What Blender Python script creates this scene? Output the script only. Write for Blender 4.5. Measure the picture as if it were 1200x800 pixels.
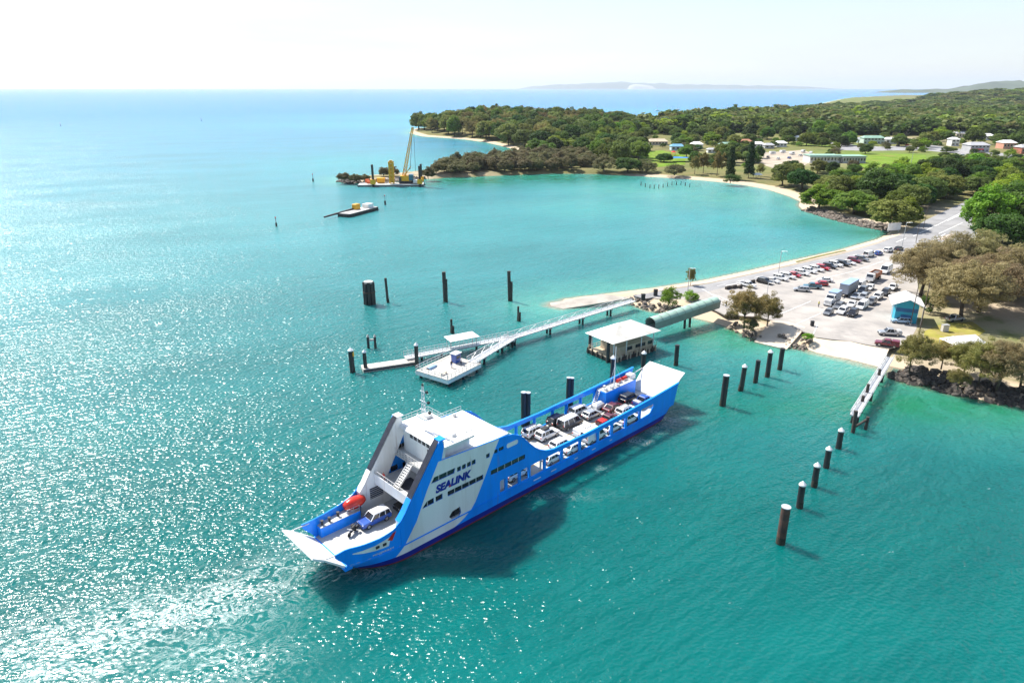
import bpy, bmesh, math, random
import numpy as np
from mathutils import Vector, Matrix, noise as mnoise
R = math.radians
random.seed(7); np.random.seed(7)
sc = bpy.context.scene
for o in list(bpy.data.objects): bpy.data.objects.remove(o)

# ------------------------------------------------------------------ camera, sky, sun, exposure
CAM_H, FPX, PITCH = 60.0, 800.0, math.atan(297 / 800.0)
cd = bpy.data.cameras.new('camera'); cam = bpy.data.objects.new('camera', cd); sc.collection.objects.link(cam)
cam.location = (0, 0, CAM_H); cam.rotation_euler = (math.pi / 2 - PITCH, 0, 0)
cd.sensor_width = 36; cd.lens = 24; cd.clip_start = 1; cd.clip_end = 200000
sc.camera = cam
SUN_AZ, SUN_EL = -49.8, 51.0                      # degrees left of the view direction (+Y), above the horizon
w = bpy.data.worlds.new('World'); sc.world = w; w.use_nodes = True
nt = w.node_tree; bg = nt.nodes['Background']
sky = nt.nodes.new('ShaderNodeTexSky'); sky.sky_type = 'NISHITA'; sky.sun_disc = False
sky.sun_elevation = R(SUN_EL); sky.sun_rotation = R(SUN_AZ); sky.altitude = 60
sky.air_density = 1.0; sky.dust_density = .7; sky.ozone_density = 2.0
tcw = nt.nodes.new('ShaderNodeTexCoord'); mpw = nt.nodes.new('ShaderNodeMapping'); mpw.inputs['Scale'].default_value = (1.2, 1.2, 9)
nzw = nt.nodes.new('ShaderNodeTexNoise'); nzw.inputs['Scale'].default_value = 1.6; nzw.inputs['Detail'].default_value = 6; nzw.inputs['Roughness'].default_value = .6
rgw = nt.nodes.new('ShaderNodeMapRange'); rgw.inputs[1].default_value = .38; rgw.inputs[2].default_value = .72; rgw.inputs[3].default_value = .05; rgw.inputs[4].default_value = .42
mxw = nt.nodes.new('ShaderNodeMix'); mxw.data_type = 'RGBA'; mxw.inputs['B'].default_value = (4.2, 4.38, 4.65, 1)   # thin high cloud veil
nt.links.new(tcw.outputs['Generated'], mpw.inputs[0]); nt.links.new(mpw.outputs[0], nzw.inputs['Vector']); nt.links.new(nzw.outputs[0], rgw.inputs[0]); 
spw = nt.nodes.new('ShaderNodeSeparateXYZ'); nt.links.new(tcw.outputs['Generated'], spw.inputs[0])
lvw = nt.nodes.new('ShaderNodeMapRange'); lvw.inputs[1].default_value = 0; lvw.inputs[2].default_value = .35; lvw.inputs[3].default_value = .5; lvw.inputs[4].default_value = 0; nt.links.new(spw.outputs[2], lvw.inputs[0])   # the veil thickens towards the horizon
adw = nt.nodes.new('ShaderNodeMath'); adw.operation = 'ADD'; adw.use_clamp = True; nt.links.new(rgw.outputs[0], adw.inputs[0]); nt.links.new(lvw.outputs[0], adw.inputs[1]); nt.links.new(adw.outputs[0], mxw.inputs[0])
nt.links.new(sky.outputs[0], mxw.inputs['A']); nt.links.new(mxw.outputs['Result'], bg.inputs[0]); bg.inputs[1].default_value = 0.11
sd = bpy.data.lights.new('sun', 'SUN'); sd.energy = 5.0; sd.angle = R(0.53); sd.color = (1, 0.955, 0.88)
sun = bpy.data.objects.new('sun', sd); sc.collection.objects.link(sun)
sv = Vector((math.sin(R(SUN_AZ)) * math.cos(R(SUN_EL)), math.cos(R(SUN_AZ)) * math.cos(R(SUN_EL)), math.sin(R(SUN_EL))))
sun.rotation_euler = sv.to_track_quat('Z', 'Y').to_euler(); sun.location = sv * 300
vs = sc.view_settings; vs.view_transform = 'Standard'; vs.look = 'None'; vs.gamma = 1; vs.exposure = 0.92; vs.use_curve_mapping = False
sc.render.engine = 'CYCLES'
cy = sc.cycles; cy.max_bounces = 6; cy.diffuse_bounces = 2; cy.glossy_bounces = 3; cy.transmission_bounces = 4
cy.transparent_max_bounces = 6; cy.volume_bounces = 0; cy.use_denoising = True; cy.sample_clamp_indirect = 6
cy.caustics_reflective = False; cy.caustics_refractive = False

# ------------------------------------------------------------------ helpers
_c, _s = math.cos(PITCH), math.sin(PITCH)
def G(u, v, z=0.0):
    """map a surveyed point of the photograph onto the horizontal plane at height z (metres)"""
    a = (u - 600) / FPX; t = (v - 400) / FPX
    Z = (CAM_H - z) / (_s + t * _c)
    return Vector((a * Z, Z * (_c - t * _s), z))
COL = sc.collection
def link(o, parent=None):
    COL.objects.link(o)
    if parent is not None: o.parent = parent
    return o
def tag(o, label=None, cat=None, group=None, kind=None):
    if label: o['label'] = label
    if cat: o['category'] = cat
    if group: o['group'] = group
    if kind: o['kind'] = kind
    return o
def empty(name, loc=(0, 0, 0), rz=0.0, label=None, cat=None, group=None):
    o = bpy.data.objects.new(name, None); o.location = loc; o.rotation_euler = (0, 0, rz); link(o)
    return tag(o, label, cat, group)
def heading(p, q):
    d = q - p; return math.atan2(d.y, d.x)

class MB:
    """collects shapes into one mesh"""
    def __init__(s): s.v = []; s.f = []; s.m = []; s.cm = 0
    def add(s, vs, fs):
        b = len(s.v); s.v += [tuple(v) for v in vs]; s.f += [tuple(i + b for i in f) for f in fs]; s.m += [s.cm] * len(fs); return s
    def box(s, c, d, rz=0.0, taper=1.0):
        x, y, z = d[0] / 2, d[1] / 2, d[2] / 2; vs = []
        for sz in (-1, 1):
            k = taper if sz > 0 else 1
            for sx, sy in ((-1, -1), (1, -1), (1, 1), (-1, 1)):
                px, py = sx * x * k, sy * y * k
                vs.append((c[0] + px * math.cos(rz) - py * math.sin(rz), c[1] + px * math.sin(rz) + py * math.cos(rz), c[2] + sz * z))
        return s.add(vs, [(0, 3, 2, 1), (4, 5, 6, 7), (0, 1, 5, 4), (1, 2, 6, 5), (2, 3, 7, 6), (3, 0, 4, 7)])
    def lo(s, x0, x1, y0, y1, z0, z1):
        return s.box(((x0 + x1) / 2, (y0 + y1) / 2, (z0 + z1) / 2), (x1 - x0, y1 - y0, z1 - z0))
    def tube(s, p, q, r0, r1=None, n=8, cap=True):
        r1 = r0 if r1 is None else r1
        p, q = Vector(p), Vector(q); d = (q - p).normalized()
        a = d.orthogonal().normalized(); b = d.cross(a); vs = []
        for c, r in ((p, r0), (q, r1)):
            for i in range(n):
                t = 2 * math.pi * i / n; vs.append(c + a * (r * math.cos(t)) + b * (r * math.sin(t)))
        fs = [(i, (i + 1) % n, n + (i + 1) % n, n + i) for i in range(n)]
        if cap: fs += [tuple(reversed(range(n))), tuple(range(n, 2 * n))]
        return s.add(vs, fs)
    def bar(s, p, q, w, h=None):
        h = h or w; p, q = Vector(p), Vector(q); d = (q - p).normalized()
        up = Vector((0, 0, 1)) if abs(d.z) < .95 else Vector((0, 1, 0))
        a = d.cross(up).normalized() * w / 2; b = a.cross(d).normalized() * h / 2
        vs = [p - a - b, p + a - b, p + a + b, p - a + b, q - a - b, q + a - b, q + a + b, q - a + b]
        return s.add(vs, [(0, 1, 2, 3), (7, 6, 5, 4), (0, 4, 5, 1), (1, 5, 6, 2), (2, 6, 7, 3), (3, 7, 4, 0)])
    def prism(s, poly, y0, y1):                      # polygon in x,z extruded along y
        n = len(poly); vs = [(x, y0, z) for x, z in poly] + [(x, y1, z) for x, z in poly]
        return s.add(vs, [tuple(range(n)), tuple(reversed(range(n, 2 * n)))] + [(i, n + i, n + (i + 1) % n, (i + 1) % n) for i in range(n)])
    def slab(s, poly, z0, z1):                       # polygon in x,y extruded along z
        n = len(poly); vs = [(p[0], p[1], z0) for p in poly] + [(p[0], p[1], z1) for p in poly]
        return s.add(vs, [tuple(reversed(range(n))), tuple(range(n, 2 * n))] + [(i, (i + 1) % n, n + (i + 1) % n, n + i) for i in range(n)])
    def loft(s, rings, closed=False, caps=False):    # rings: lists of points of equal length
        m = len(rings[0]); vs = [p for r in rings for p in r]; fs = []
        for i in range(len(rings) - 1):
            for j in range(m if closed else m - 1):
                k = (j + 1) % m; fs.append((i * m + j, i * m + k, (i + 1) * m + k, (i + 1) * m + j))
        if caps: fs += [tuple(reversed(range(m))), tuple(range((len(rings) - 1) * m, len(rings) * m))]
        return s.add(vs, fs)
    def ball(s, c, r, nu=10, nv=6):
        rx, ry, rz = r if isinstance(r, tuple) else (r, r, r); rings = []
        for i in range(nv + 1):
            t = math.pi * i / nv - math.pi / 2
            rings.append([(c[0] + rx * math.cos(t) * math.cos(2 * math.pi * j / nu), c[1] + ry * math.cos(t) * math.sin(2 * math.pi * j / nu), c[2] + rz * math.sin(t)) for j in range(nu)])
        return s.loft(rings, closed=True)
    def mesh(s, name, mats=None, bevel=0.0, smooth=False):
        me = bpy.data.meshes.new(name); me.from_pydata(s.v, [], s.f)
        if any(s.m): me.polygons.foreach_set('material_index', s.m)
        bm = bmesh.new(); bm.from_mesh(me); bmesh.ops.recalc_face_normals(bm, faces=bm.faces)
        if bevel: bmesh.ops.bevel(bm, geom=[e for e in bm.edges if e.calc_face_angle(0) > .5], offset=bevel, segments=1, affect='EDGES', clamp_overlap=True)
        bm.to_mesh(me); bm.free()
        if smooth: me.polygons.foreach_set('use_smooth', [True] * len(me.polygons))
        for m in ([] if mats is None else (mats if isinstance(mats, (list, tuple)) else [mats])): me.materials.append(m)
        return me
    def build(s, name, mats, parent=None, bevel=0.0, smooth=False, loc=None):
        o = bpy.data.objects.new(name, s.mesh(name, mats, bevel, smooth))
        if loc is not None: o.location = loc
        return link(o, parent)

def obj(name, me, parent=None, loc=(0, 0, 0), rz=0.0, scale=None):
    o = bpy.data.objects.new(name, me); o.location = loc; o.rotation_euler = (0, 0, rz)
    if scale: o.scale = scale
    return link(o, parent)

# ------------------------------------------------------------------ materials
def mat(name, col, rough=0.6, metal=0.0, spec=0.5, var=0.12, vscale=0.6, bump=0.0, bscale=8.0, coat=0.0, dirt=None, dscale=0.3, streak=False, rust=None):
    m = bpy.data.materials.new(name); m.use_nodes = True; t = m.node_tree; b = t.nodes['Principled BSDF']
    b.inputs['Roughness'].default_value = rough; b.inputs['Metallic'].default_value = metal
    b.inputs['Specular IOR Level'].default_value = spec; b.inputs['Coat Weight'].default_value = coat
    tc = t.nodes.new('ShaderNodeTexCoord'); src = tc.outputs['Object']
    if streak:
        mp = t.nodes.new('ShaderNodeMapping'); mp.inputs['Scale'].default_value = (1, 1, .12); t.links.new(src, mp.inputs[0]); src = mp.outputs[0]
    n = t.nodes.new('ShaderNodeTexNoise'); n.inputs['Scale'].default_value = vscale; n.inputs['Detail'].default_value = 6
    t.links.new(src, n.inputs['Vector'])
    mr = t.nodes.new('ShaderNodeMapRange'); mr.inputs[1].default_value = .3; mr.inputs[2].default_value = .7
    mr.inputs[3].default_value = 1 - var; mr.inputs[4].default_value = 1 + var
    t.links.new(n.outputs[0], mr.inputs[0])
    mx = t.nodes.new('ShaderNodeMix'); mx.data_type = 'RGBA'; mx.blend_type = 'MULTIPLY'; mx.inputs[0].default_value = 1
    mx.inputs['A'].default_value = (*col, 1); t.links.new(mr.outputs[0], mx.inputs['B']); out = mx.outputs['Result']
    if dirt:
        n2 = t.nodes.new('ShaderNodeTexNoise'); n2.inputs['Scale'].default_value = dscale; n2.inputs['Detail'].default_value = 8; n2.inputs['Roughness'].default_value = .65
        t.links.new(src, n2.inputs['Vector'])
        r2 = t.nodes.new('ShaderNodeMapRange'); r2.inputs[1].default_value = .46; r2.inputs[2].default_value = .7; t.links.new(n2.outputs[0], r2.inputs[0])
        m2 = t.nodes.new('ShaderNodeMix'); m2.data_type = 'RGBA'; t.links.new(r2.outputs[0], m2.inputs[0]); t.links.new(out, m2.inputs['A']); m2.inputs['B'].default_value = (*dirt, 1); out = m2.outputs['Result']
    if rust:
        mp3 = t.nodes.new('ShaderNodeMapping'); mp3.inputs['Scale'].default_value = (1, 1, .10); t.links.new(tc.outputs['Object'], mp3.inputs[0])
        n4 = t.nodes.new('ShaderNodeTexNoise'); n4.inputs['Scale'].default_value = 1.7; n4.inputs['Detail'].default_value = 5; t.links.new(mp3.outputs[0], n4.inputs['Vector'])
        r4 = t.nodes.new('ShaderNodeMapRange'); r4.inputs[1].default_value = .64; r4.inputs[2].default_value = .76; r4.inputs[4].default_value = rust; t.links.new(n4.outputs[0], r4.inputs[0])
        m4 = t.nodes.new('ShaderNodeMix'); m4.data_type = 'RGBA'; t.links.new(r4.outputs[0], m4.inputs[0]); t.links.new(out, m4.inputs['A']); m4.inputs['B'].default_value = (.22, .11, .06, 1); out = m4.outputs['Result']
    t.links.new(out, b.inputs['Base Color'])
    if bump:
        n3 = t.nodes.new('ShaderNodeTexNoise'); n3.inputs['Scale'].default_value = bscale; n3.inputs['Detail'].default_value = 6; t.links.new(src, n3.inputs['Vector'])
        bp = t.nodes.new('ShaderNodeBump'); bp.inputs['Strength'].default_value = .6; bp.inputs['Distance'].default_value = bump; t.links.new(n3.outputs[0], bp.inputs['Height']); t.links.new(bp.outputs[0], b.inputs['Normal'])
    return m
def leafmat(name, col, col2, rnd=.35, scale=.25):
    m = bpy.data.materials.new(name); m.use_nodes = True; t = m.node_tree; b = t.nodes['Principled BSDF']
    b.inputs['Roughness'].default_value = .6; b.inputs['Specular IOR Level'].default_value = .25
    tc = t.nodes.new('ShaderNodeTexCoord'); n = t.nodes.new('ShaderNodeTexNoise'); n.inputs['Scale'].default_value = scale; n.inputs['Detail'].default_value = 4; n.inputs['Roughness'].default_value = .7
    oi = t.nodes.new('ShaderNodeObjectInfo'); ad = t.nodes.new('ShaderNodeVectorMath'); ad.operation = 'ADD'
    t.links.new(tc.outputs['Object'], ad.inputs[0]); t.links.new(oi.outputs['Location'], ad.inputs[1]); t.links.new(ad.outputs[0], n.inputs['Vector'])
    mr = t.nodes.new('ShaderNodeMapRange'); mr.inputs[1].default_value = .35; mr.inputs[2].default_value = .65; t.links.new(n.outputs[0], mr.inputs[0])
    mx = t.nodes.new('ShaderNodeMix'); mx.data_type = 'RGBA'; t.links.new(mr.outputs[0], mx.inputs[0]); mx.inputs['A'].default_value = (*col, 1); mx.inputs['B'].default_value = (*col2, 1)
    hs = t.nodes.new('ShaderNodeHueSaturation'); m1 = t.nodes.new('ShaderNodeMapRange'); m1.inputs[3].default_value = 1 - rnd; m1.inputs[4].default_value = 1 + rnd; t.links.new(oi.outputs['Random'], m1.inputs[0])
    m2 = t.nodes.new('ShaderNodeMapRange'); m2.inputs[3].default_value = .5 - .03; m2.inputs[4].default_value = .5 + .03
    ml = t.nodes.new('ShaderNodeMath'); ml.operation = 'FRACT'; mm = t.nodes.new('ShaderNodeMath'); mm.operation = 'MULTIPLY'; mm.inputs[1].default_value = 7.31
    t.links.new(oi.outputs['Random'], mm.inputs[0]); t.links.new(mm.outputs[0], ml.inputs[0]); t.links.new(ml.outputs[0], m2.inputs[0])
    t.links.new(m2.outputs[0], hs.inputs['Hue']); t.links.new(m1.outputs[0], hs.inputs['Value']); t.links.new(mx.outputs['Result'], hs.inputs['Color'])
    t.links.new(hs.outputs[0], b.inputs['Base Color'])
    tr = t.nodes.new('ShaderNodeBsdfTranslucent'); t.links.new(hs.outputs[0], tr.inputs['Color'])
    ms = t.nodes.new('ShaderNodeMixShader'); ms.inputs[0].default_value = .45
    t.links.new(b.outputs[0], ms.inputs[1]); t.links.new(tr.outputs[0], ms.inputs[2]); t.links.new(ms.outputs[0], t.nodes['Material Output'].inputs['Surface'])
    return m
M = dict(
    white=mat('white_paint', (.78, .78, .77), .35, var=.05, vscale=.5, dirt=(.62, .60, .56), dscale=.22, streak=True, rust=.45),
    roofwhite=mat('white_roof_paint', (.80, .79, .77), .55, var=.05, vscale=1.2, dirt=(.60, .58, .54), dscale=.35),
    blue=mat('ferry_blue_paint', (.001, .27, .94), .38, var=.10, vscale=.4, coat=.1, dirt=(.004, .23, .80), dscale=.5, streak=True, rust=.35),
    navy=mat('dark_blue_paint', (.004, .016, .30), .35, var=.15, dirt=(.01, .02, .18)),
    antifoul=mat('red_antifouling_paint', (.16, .03, .025), .7, var=.3),
    deckgrey=mat('deck_paint_grey', (.36, .36, .35), .75, var=.15, vscale=.7, dirt=(.22, .21, .20), dscale=.5),
    deckpale=mat('deck_paint_pale', (.52, .52, .50), .7, var=.12, vscale=.6, dirt=(.34, .33, .31), dscale=.3),
    slate=mat('slate_panel', (.022, .026, .042), .7, spec=.25, var=.25, vscale=1.5),
    glass=mat('dark_window_glass', (.02, .024, .03), .06, spec=.8, var=.1),
    carglass=mat('car_glass', (.018, .021, .026), .05, spec=.8, var=.1),
    tyre=mat('tyre_rubber', (.018, .018, .018), .85),
    alloy=mat('alloy_rim', (.45, .45, .46), .35, .8),
    lamp=mat('clear_lamp', (.75, .76, .78), .1), tail=mat('red_lamp', (.45, .015, .012), .2),
    blackpl=mat('black_plastic', (.022, .022, .024), .6),
    steel=mat('galvanised_steel', (.50, .51, .52), .45, .3, var=.15), alu=mat('aluminium_rail', (.56, .56, .56), .4, .2, var=.1),
    darksteel=mat('dark_pile_coating', (.020, .021, .024), .6, var=.4, vscale=1.5, dirt=(.07, .055, .045), dscale=.9, bump=.03, bscale=5, streak=True),
    rust=mat('rusty_steel', (.10, .05, .035), .8, var=.4, dirt=(.035, .03, .03), dscale=.8, bump=.02),
    timber=mat('weathered_pile_timber', (.055, .045, .038), .9, var=.4, vscale=2, bump=.05, bscale=4),
    concrete=mat('pale_concrete', (.52, .49, .44), .85, var=.15, vscale=.5, dirt=(.36, .33, .29), dscale=.25, bump=.01),
    yellow=mat('yellow_paint', (.85, .40, .008), .45, var=.15, dirt=(.55, .28, .02)), orange=mat('orange_paint', (.65, .12, .02), .5),
    red=mat('red_plastic', (.60, .025, .02), .35, var=.1), redlife=mat('orange_red_gel_coat', (.55, .03, .015), .25),
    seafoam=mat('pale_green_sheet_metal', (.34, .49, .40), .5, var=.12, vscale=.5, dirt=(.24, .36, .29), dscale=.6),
    seafoam_shade=mat('shaded_green_sheet_metal', (.19, .24, .21), .5, var=.15),  # darker copy of the pale green, shade on the gangway sides put into colour
    cream=mat('cream_panel', (.56, .46, .33), .7, var=.18, vscale=.8, dirt=(.36, .27, .18), dscale=.4),
    teal=mat('teal_wall_paint', (.01, .30, .42), .5, var=.1), tealdark=mat('dark_teal_screen', (.008, .10, .24), .4, var=.2),
    bark=mat('tree_bark', (.10, .075, .055), .95, var=.35, vscale=3, bump=.03, bscale=6),
    barkdark=mat('dark_tree_bark', (.045, .036, .03), .95, var=.35, vscale=3),
    rock=mat('seawall_rock', (.17, .14, .115), .9, var=.45, vscale=1.2, dirt=(.05, .042, .036), dscale=.8, bump=.06, bscale=3),
    rockdark=mat('wet_dark_rock', (.045, .038, .032), .8, var=.5, vscale=1.2, dirt=(.13, .10, .075), dscale=.5, bump=.06, bscale=3),
    creamroof=mat('cream_roof_sheet', (.76, .73, .66), .55, var=.08, vscale=.8, dirt=(.55, .50, .42), dscale=.4),
    tide=mat('tide_mark_growth', (.035, .032, .022), .9, var=.5, vscale=3, bump=.05, bscale=8),
    skin=mat('skin', (.42, .26, .18), .6), hair=mat('dark_hair', (.03, .02, .015), .7),
)
def paint(name, col, rough=.28, metal=.0): return mat(name, col, rough, metal, coat=.6, var=.05)
PAINT = dict(white=paint('car_white', (.78, .78, .77)), silver=paint('car_silver', (.46, .47, .48), .3, .5), grey=paint('car_grey', (.17, .18, .19), .3, .3),
             darkgrey=paint('car_charcoal', (.06, .063, .07), .3, .3), black=paint('car_black', (.014, .014, .016)), red=paint('car_red', (.42, .02, .03)),
             maroon=paint('car_maroon', (.16, .012, .03)), blue=paint('car_blue', (.008, .07, .33)), teal=paint('car_teal', (.02, .13, .19)),
             skyblue=paint('car_pale_blue', (.28, .42, .55)), bronze=paint('car_bronze', (.22, .09, .05)), darkred=paint('car_dark_red', (.09, .012, .018)))
# ------------------------------------------------------------------ the setting: shoreline, sea, ground
SHORE_PX = [(637,357),(665,350),(700,346),(765,338),(800,332.5),(823,329),(880,317),(935,304),(985,293),(1030,280),(1043,273),(1041,269),(1015,266),(985,259),(960,252),(941,246),(936,241),
 (938,236),(925,230),(900,222),(870,216.5),(840,213),(800,209.5),(750,206.5),(700,204),(650,203.5),(600,205),(560,207),(530,208),(505,209.5),(470,212),(440,214),(410,215),(396,212.5),
 (402,209),(440,207),(480,203),(520,198),(560,193),(600,186),(612,180),(606,176.5),(590,171.5),(570,167),(545,163.5),(520,161.5),(495,160),(480,156),(484,152),(520,147.5),(580,145),(640,147),(700,146),
 (740,145),(800,141),(870,136),(930,127),(965,121),(985,116.5),(1000,114.3),(1030,113),(1060,111.5),(1250,111)]
shore = [G(u, v) for u, v in SHORE_PX] + [Vector((6500, 3000, 0)), Vector((3000, 300, 0)), Vector((420, 40, 0)), Vector((190, 88, 0))]
shore += [G(u, v) for u, v in [(1260,490),(1200,478),(1160,470),(1120,462),(1080,452),(1052,445),(1043,437),(1031,432),(1000,425),(975,418),(950,413),(944,409),(925,407),(905,402),(885,399),(868,390),(852,383),
 (838,378),(822,374),(800,369),(782,367),(762,364),(745,358),(736,353),(722,351.5),(700,354.5),(680,359),(655,361.5)]]
SH = np.array([(p.x, p.y) for p in shore])
def sdist(P):
    """signed distance to the shoreline, positive on land"""
    P = np.asarray(P, float); d = np.full(len(P), 1e12); ins = np.zeros(len(P), bool)
    for a, b in zip(SH, np.roll(SH, -1, 0)):
        ab = b - a; t = np.clip(((P - a) @ ab) / max(ab @ ab, 1e-9), 0, 1)
        q = P - (a + t[:, None] * ab); d = np.minimum(d, (q * q).sum(1))
        cr = ((a[1] > P[:, 1]) != (b[1] > P[:, 1])) & (P[:, 0] < (b[0] - a[0]) * (P[:, 1] - a[1]) / (b[1] - a[1] + 1e-12) + a[0])
        ins ^= cr
    return np.where(ins, 1, -1) * np.sqrt(d)
PEN = G(585, 152); HILL = Vector((1900, 2600, 0))
BEACH = [(G(u, v), r) for u, v, r in ((870, 214, 60), (800, 208, 60), (930, 232, 50), (590, 172, 90), (530, 162, 90), (750, 206, 40), (905, 392, 15), (935, 400, 12), (990, 415, 26))]
def height(P, d):
    P = np.asarray(P, float)
    soft = np.zeros(len(P))
    for b, r in BEACH: soft = np.maximum(soft, np.exp(-((P[:, 0] - b.x) ** 2 + (P[:, 1] - b.y) ** 2) / (r * r)))
    wdt = 6 + 14 * soft
    z = np.where(d > 0, 2.0 * np.clip(d / wdt, 0, 1) ** .8, np.maximum(d * .22, -4))
    k = np.clip((d - 8) / 60, 0, 1)
    z += k * 10 * np.exp(-(((P[:, 0] - PEN.x) / 170) ** 2 + ((P[:, 1] - PEN.y) / 190) ** 2))
    z += np.clip((d - 20) / 200, 0, 1) * (46 * np.exp(-(((P[:, 0] - HILL.x) / 340) ** 2 + ((P[:, 1] - HILL.y) / 600) ** 2)) )
    # the boat ramps run down into the water
    for (u0, v0), (u1, v1), hw in (((650, 360), (735, 347), 9), ((990, 424), (1010, 396), 22)):
        a, b = G(u0, v0), G(u1, v1); ab = np.array((b.x - a.x, b.y - a.y)); L2 = ab @ ab
        t = ((P - (a.x, a.y)) @ ab) / L2; q = P - (np.array((a.x, a.y)) + t[:, None] * ab); off = np.sqrt((q * q).sum(1))
        zr = -.4 + 2.4 * np.clip(t, -1, 1); kk = np.clip((hw - off) / 3 + 1, 0, 1) * ((t > -.5) & (t < 1))
        z = np.where(d > -3, z * (1 - kk) + np.minimum(z, zr) * kk, z)
    return z
def ground_z(p): 
    a = np.array([(p[0], p[1])]); return float(height(a, sdist(a))[0])
def grid_mesh(name, rs, az, keep=None, zf=None):
    A, Rr = np.meshgrid(az, rs); X = (Rr * np.sin(A)).ravel(); Y = (Rr * np.cos(A)).ravel(); P = np.stack([X, Y], 1)
    d = sdist(P); n, m = Rr.shape; idx = np.arange(n * m).reshape(n, m)
    q = np.stack([idx[:-1, :-1], idx[:-1, 1:], idx[1:, 1:], idx[1:, :-1]], -1).reshape(-1, 4)[:, ::-1]
    if keep: q = q[keep(d)[q].any(1)]
    Zv = zf(P, d) if zf else np.zeros(len(P))
    used = np.unique(q); rm = np.full(n * m, -1); rm[used] = np.arange(len(used)); q = rm[q]
    me = bpy.data.meshes.new(name); co = np.stack([X, Y, Zv], 1)[used]
    me.vertices.add(len(used)); me.vertices.foreach_set('co', co.ravel().astype(np.float32))
    me.loops.add(q.size); me.loops.foreach_set('vertex_index', q.ravel().astype(np.int32))
    me.polygons.add(len(q)); me.polygons.foreach_set('loop_start', np.arange(0, q.size, 4, dtype=np.int32)); me.polygons.foreach_set('loop_total', np.full(len(q), 4, dtype=np.int32))
    me.polygons.foreach_set('use_smooth', np.ones(len(q), bool)); me.update(calc_edges=True)
    return me, P[used], d[used]
def setattr_f(me, name, val):
    a = me.attributes.new(name, 'FLOAT', 'POINT'); a.data.foreach_set('value', val.astype(np.float32))
def blob(P, items):
    v = np.zeros(len(P))
    for u, vv, rx, ry, k in items:
        c = G(u, vv); v = np.maximum(v, k * np.exp(-(((P[:, 0] - c.x) / rx) ** 2 + ((P[:, 1] - c.y) / ry) ** 2)))
    return v
az = np.concatenate([np.radians(np.arange(-180, -42, 6.)), np.radians(np.arange(-42, 42, .25)), np.radians(np.arange(42, 181, 6.))])
rs = np.concatenate([[0.5, 20, 40], 55 * 1.018 ** np.arange(0, 215), np.geomspace(2700, 42000, 30)])
me, P, d = grid_mesh('sea', rs, az)
sea = obj('sea', me); tag(sea, kind='structure')
shal = np.exp(np.minimum(d, 0) / 16.); shal[d > 0] = 1
setattr_f(me, 'shallow', np.maximum(shal, blob(P, [(770, 222, 75, 60, .8), (850, 232, 60, 50, .75), (700, 240, 60, 50, .45), (905, 250, 40, 40, .5), (640, 360, 22, 10, .6), (930, 420, 25, 12, .55)])))
setattr_f(me, 'weed', np.clip(blob(P, [(560, 212, 50, 34, 1), (640, 209, 50, 32, 1), (700, 208, 34, 26, .9), (490, 214, 30, 22, .6), (1130, 475, 45, 9, .9), (1060, 452, 14, 6, .7), (845, 392, 12, 8, .9), (880, 402, 14, 6, .7), (960, 262, 30, 12, .5), (1020, 272, 18, 10, .7), (590, 176, 40, 30, .7)]), 0, 1))
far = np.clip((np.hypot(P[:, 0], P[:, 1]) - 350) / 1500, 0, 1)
setattr_f(me, 'deep', far); setattr_f(me, 'sky_sheen', np.clip((np.hypot(P[:, 0], P[:, 1]) - 95) / 210, 0, 1))
setattr_f(me, 'shoal', np.clip(blob(P, [(600, 137, 420, 260, 1), (480, 146, 260, 160, .8), (420, 190, 70, 90, .7), (820, 131, 500, 300, .6), (700, 215, 80, 60, .5), (690, 245, 50, 40, .5), (860, 262, 30, 30, .5), (780, 290, 30, 25, .35), (600, 265, 50, 40, .3)]), 0, 1))
# foam where the bow thrusters have churned the water
bw = G(250, 760); setattr_f(me, 'churn', np.maximum.reduce([blob(P, [(u, v, rx, ry, k)]) for u, v, rx, ry, k in ((110, 745, 13, 4.5, .85), (210, 715, 11, 4.0, 1), (280, 690, 8, 3.2, .9), (260, 770, 7, 3.5, .75), (330, 668, 6, 2.6, .7), (355, 640, 4, 2.2, .45), (40, 790, 12, 4, .7), (747, 516, 2.2, 1.2, 1.), (766, 503, 2.0, 1.2, 1.), (707, 548, 1.2, .8, 1.), (640, 580, 9, 1.0, .35), (500, 647, 8, 1.2, .35), (420, 668, 4, 1.5, .6), (782, 492, 4, 1.5, .7))]))

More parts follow.
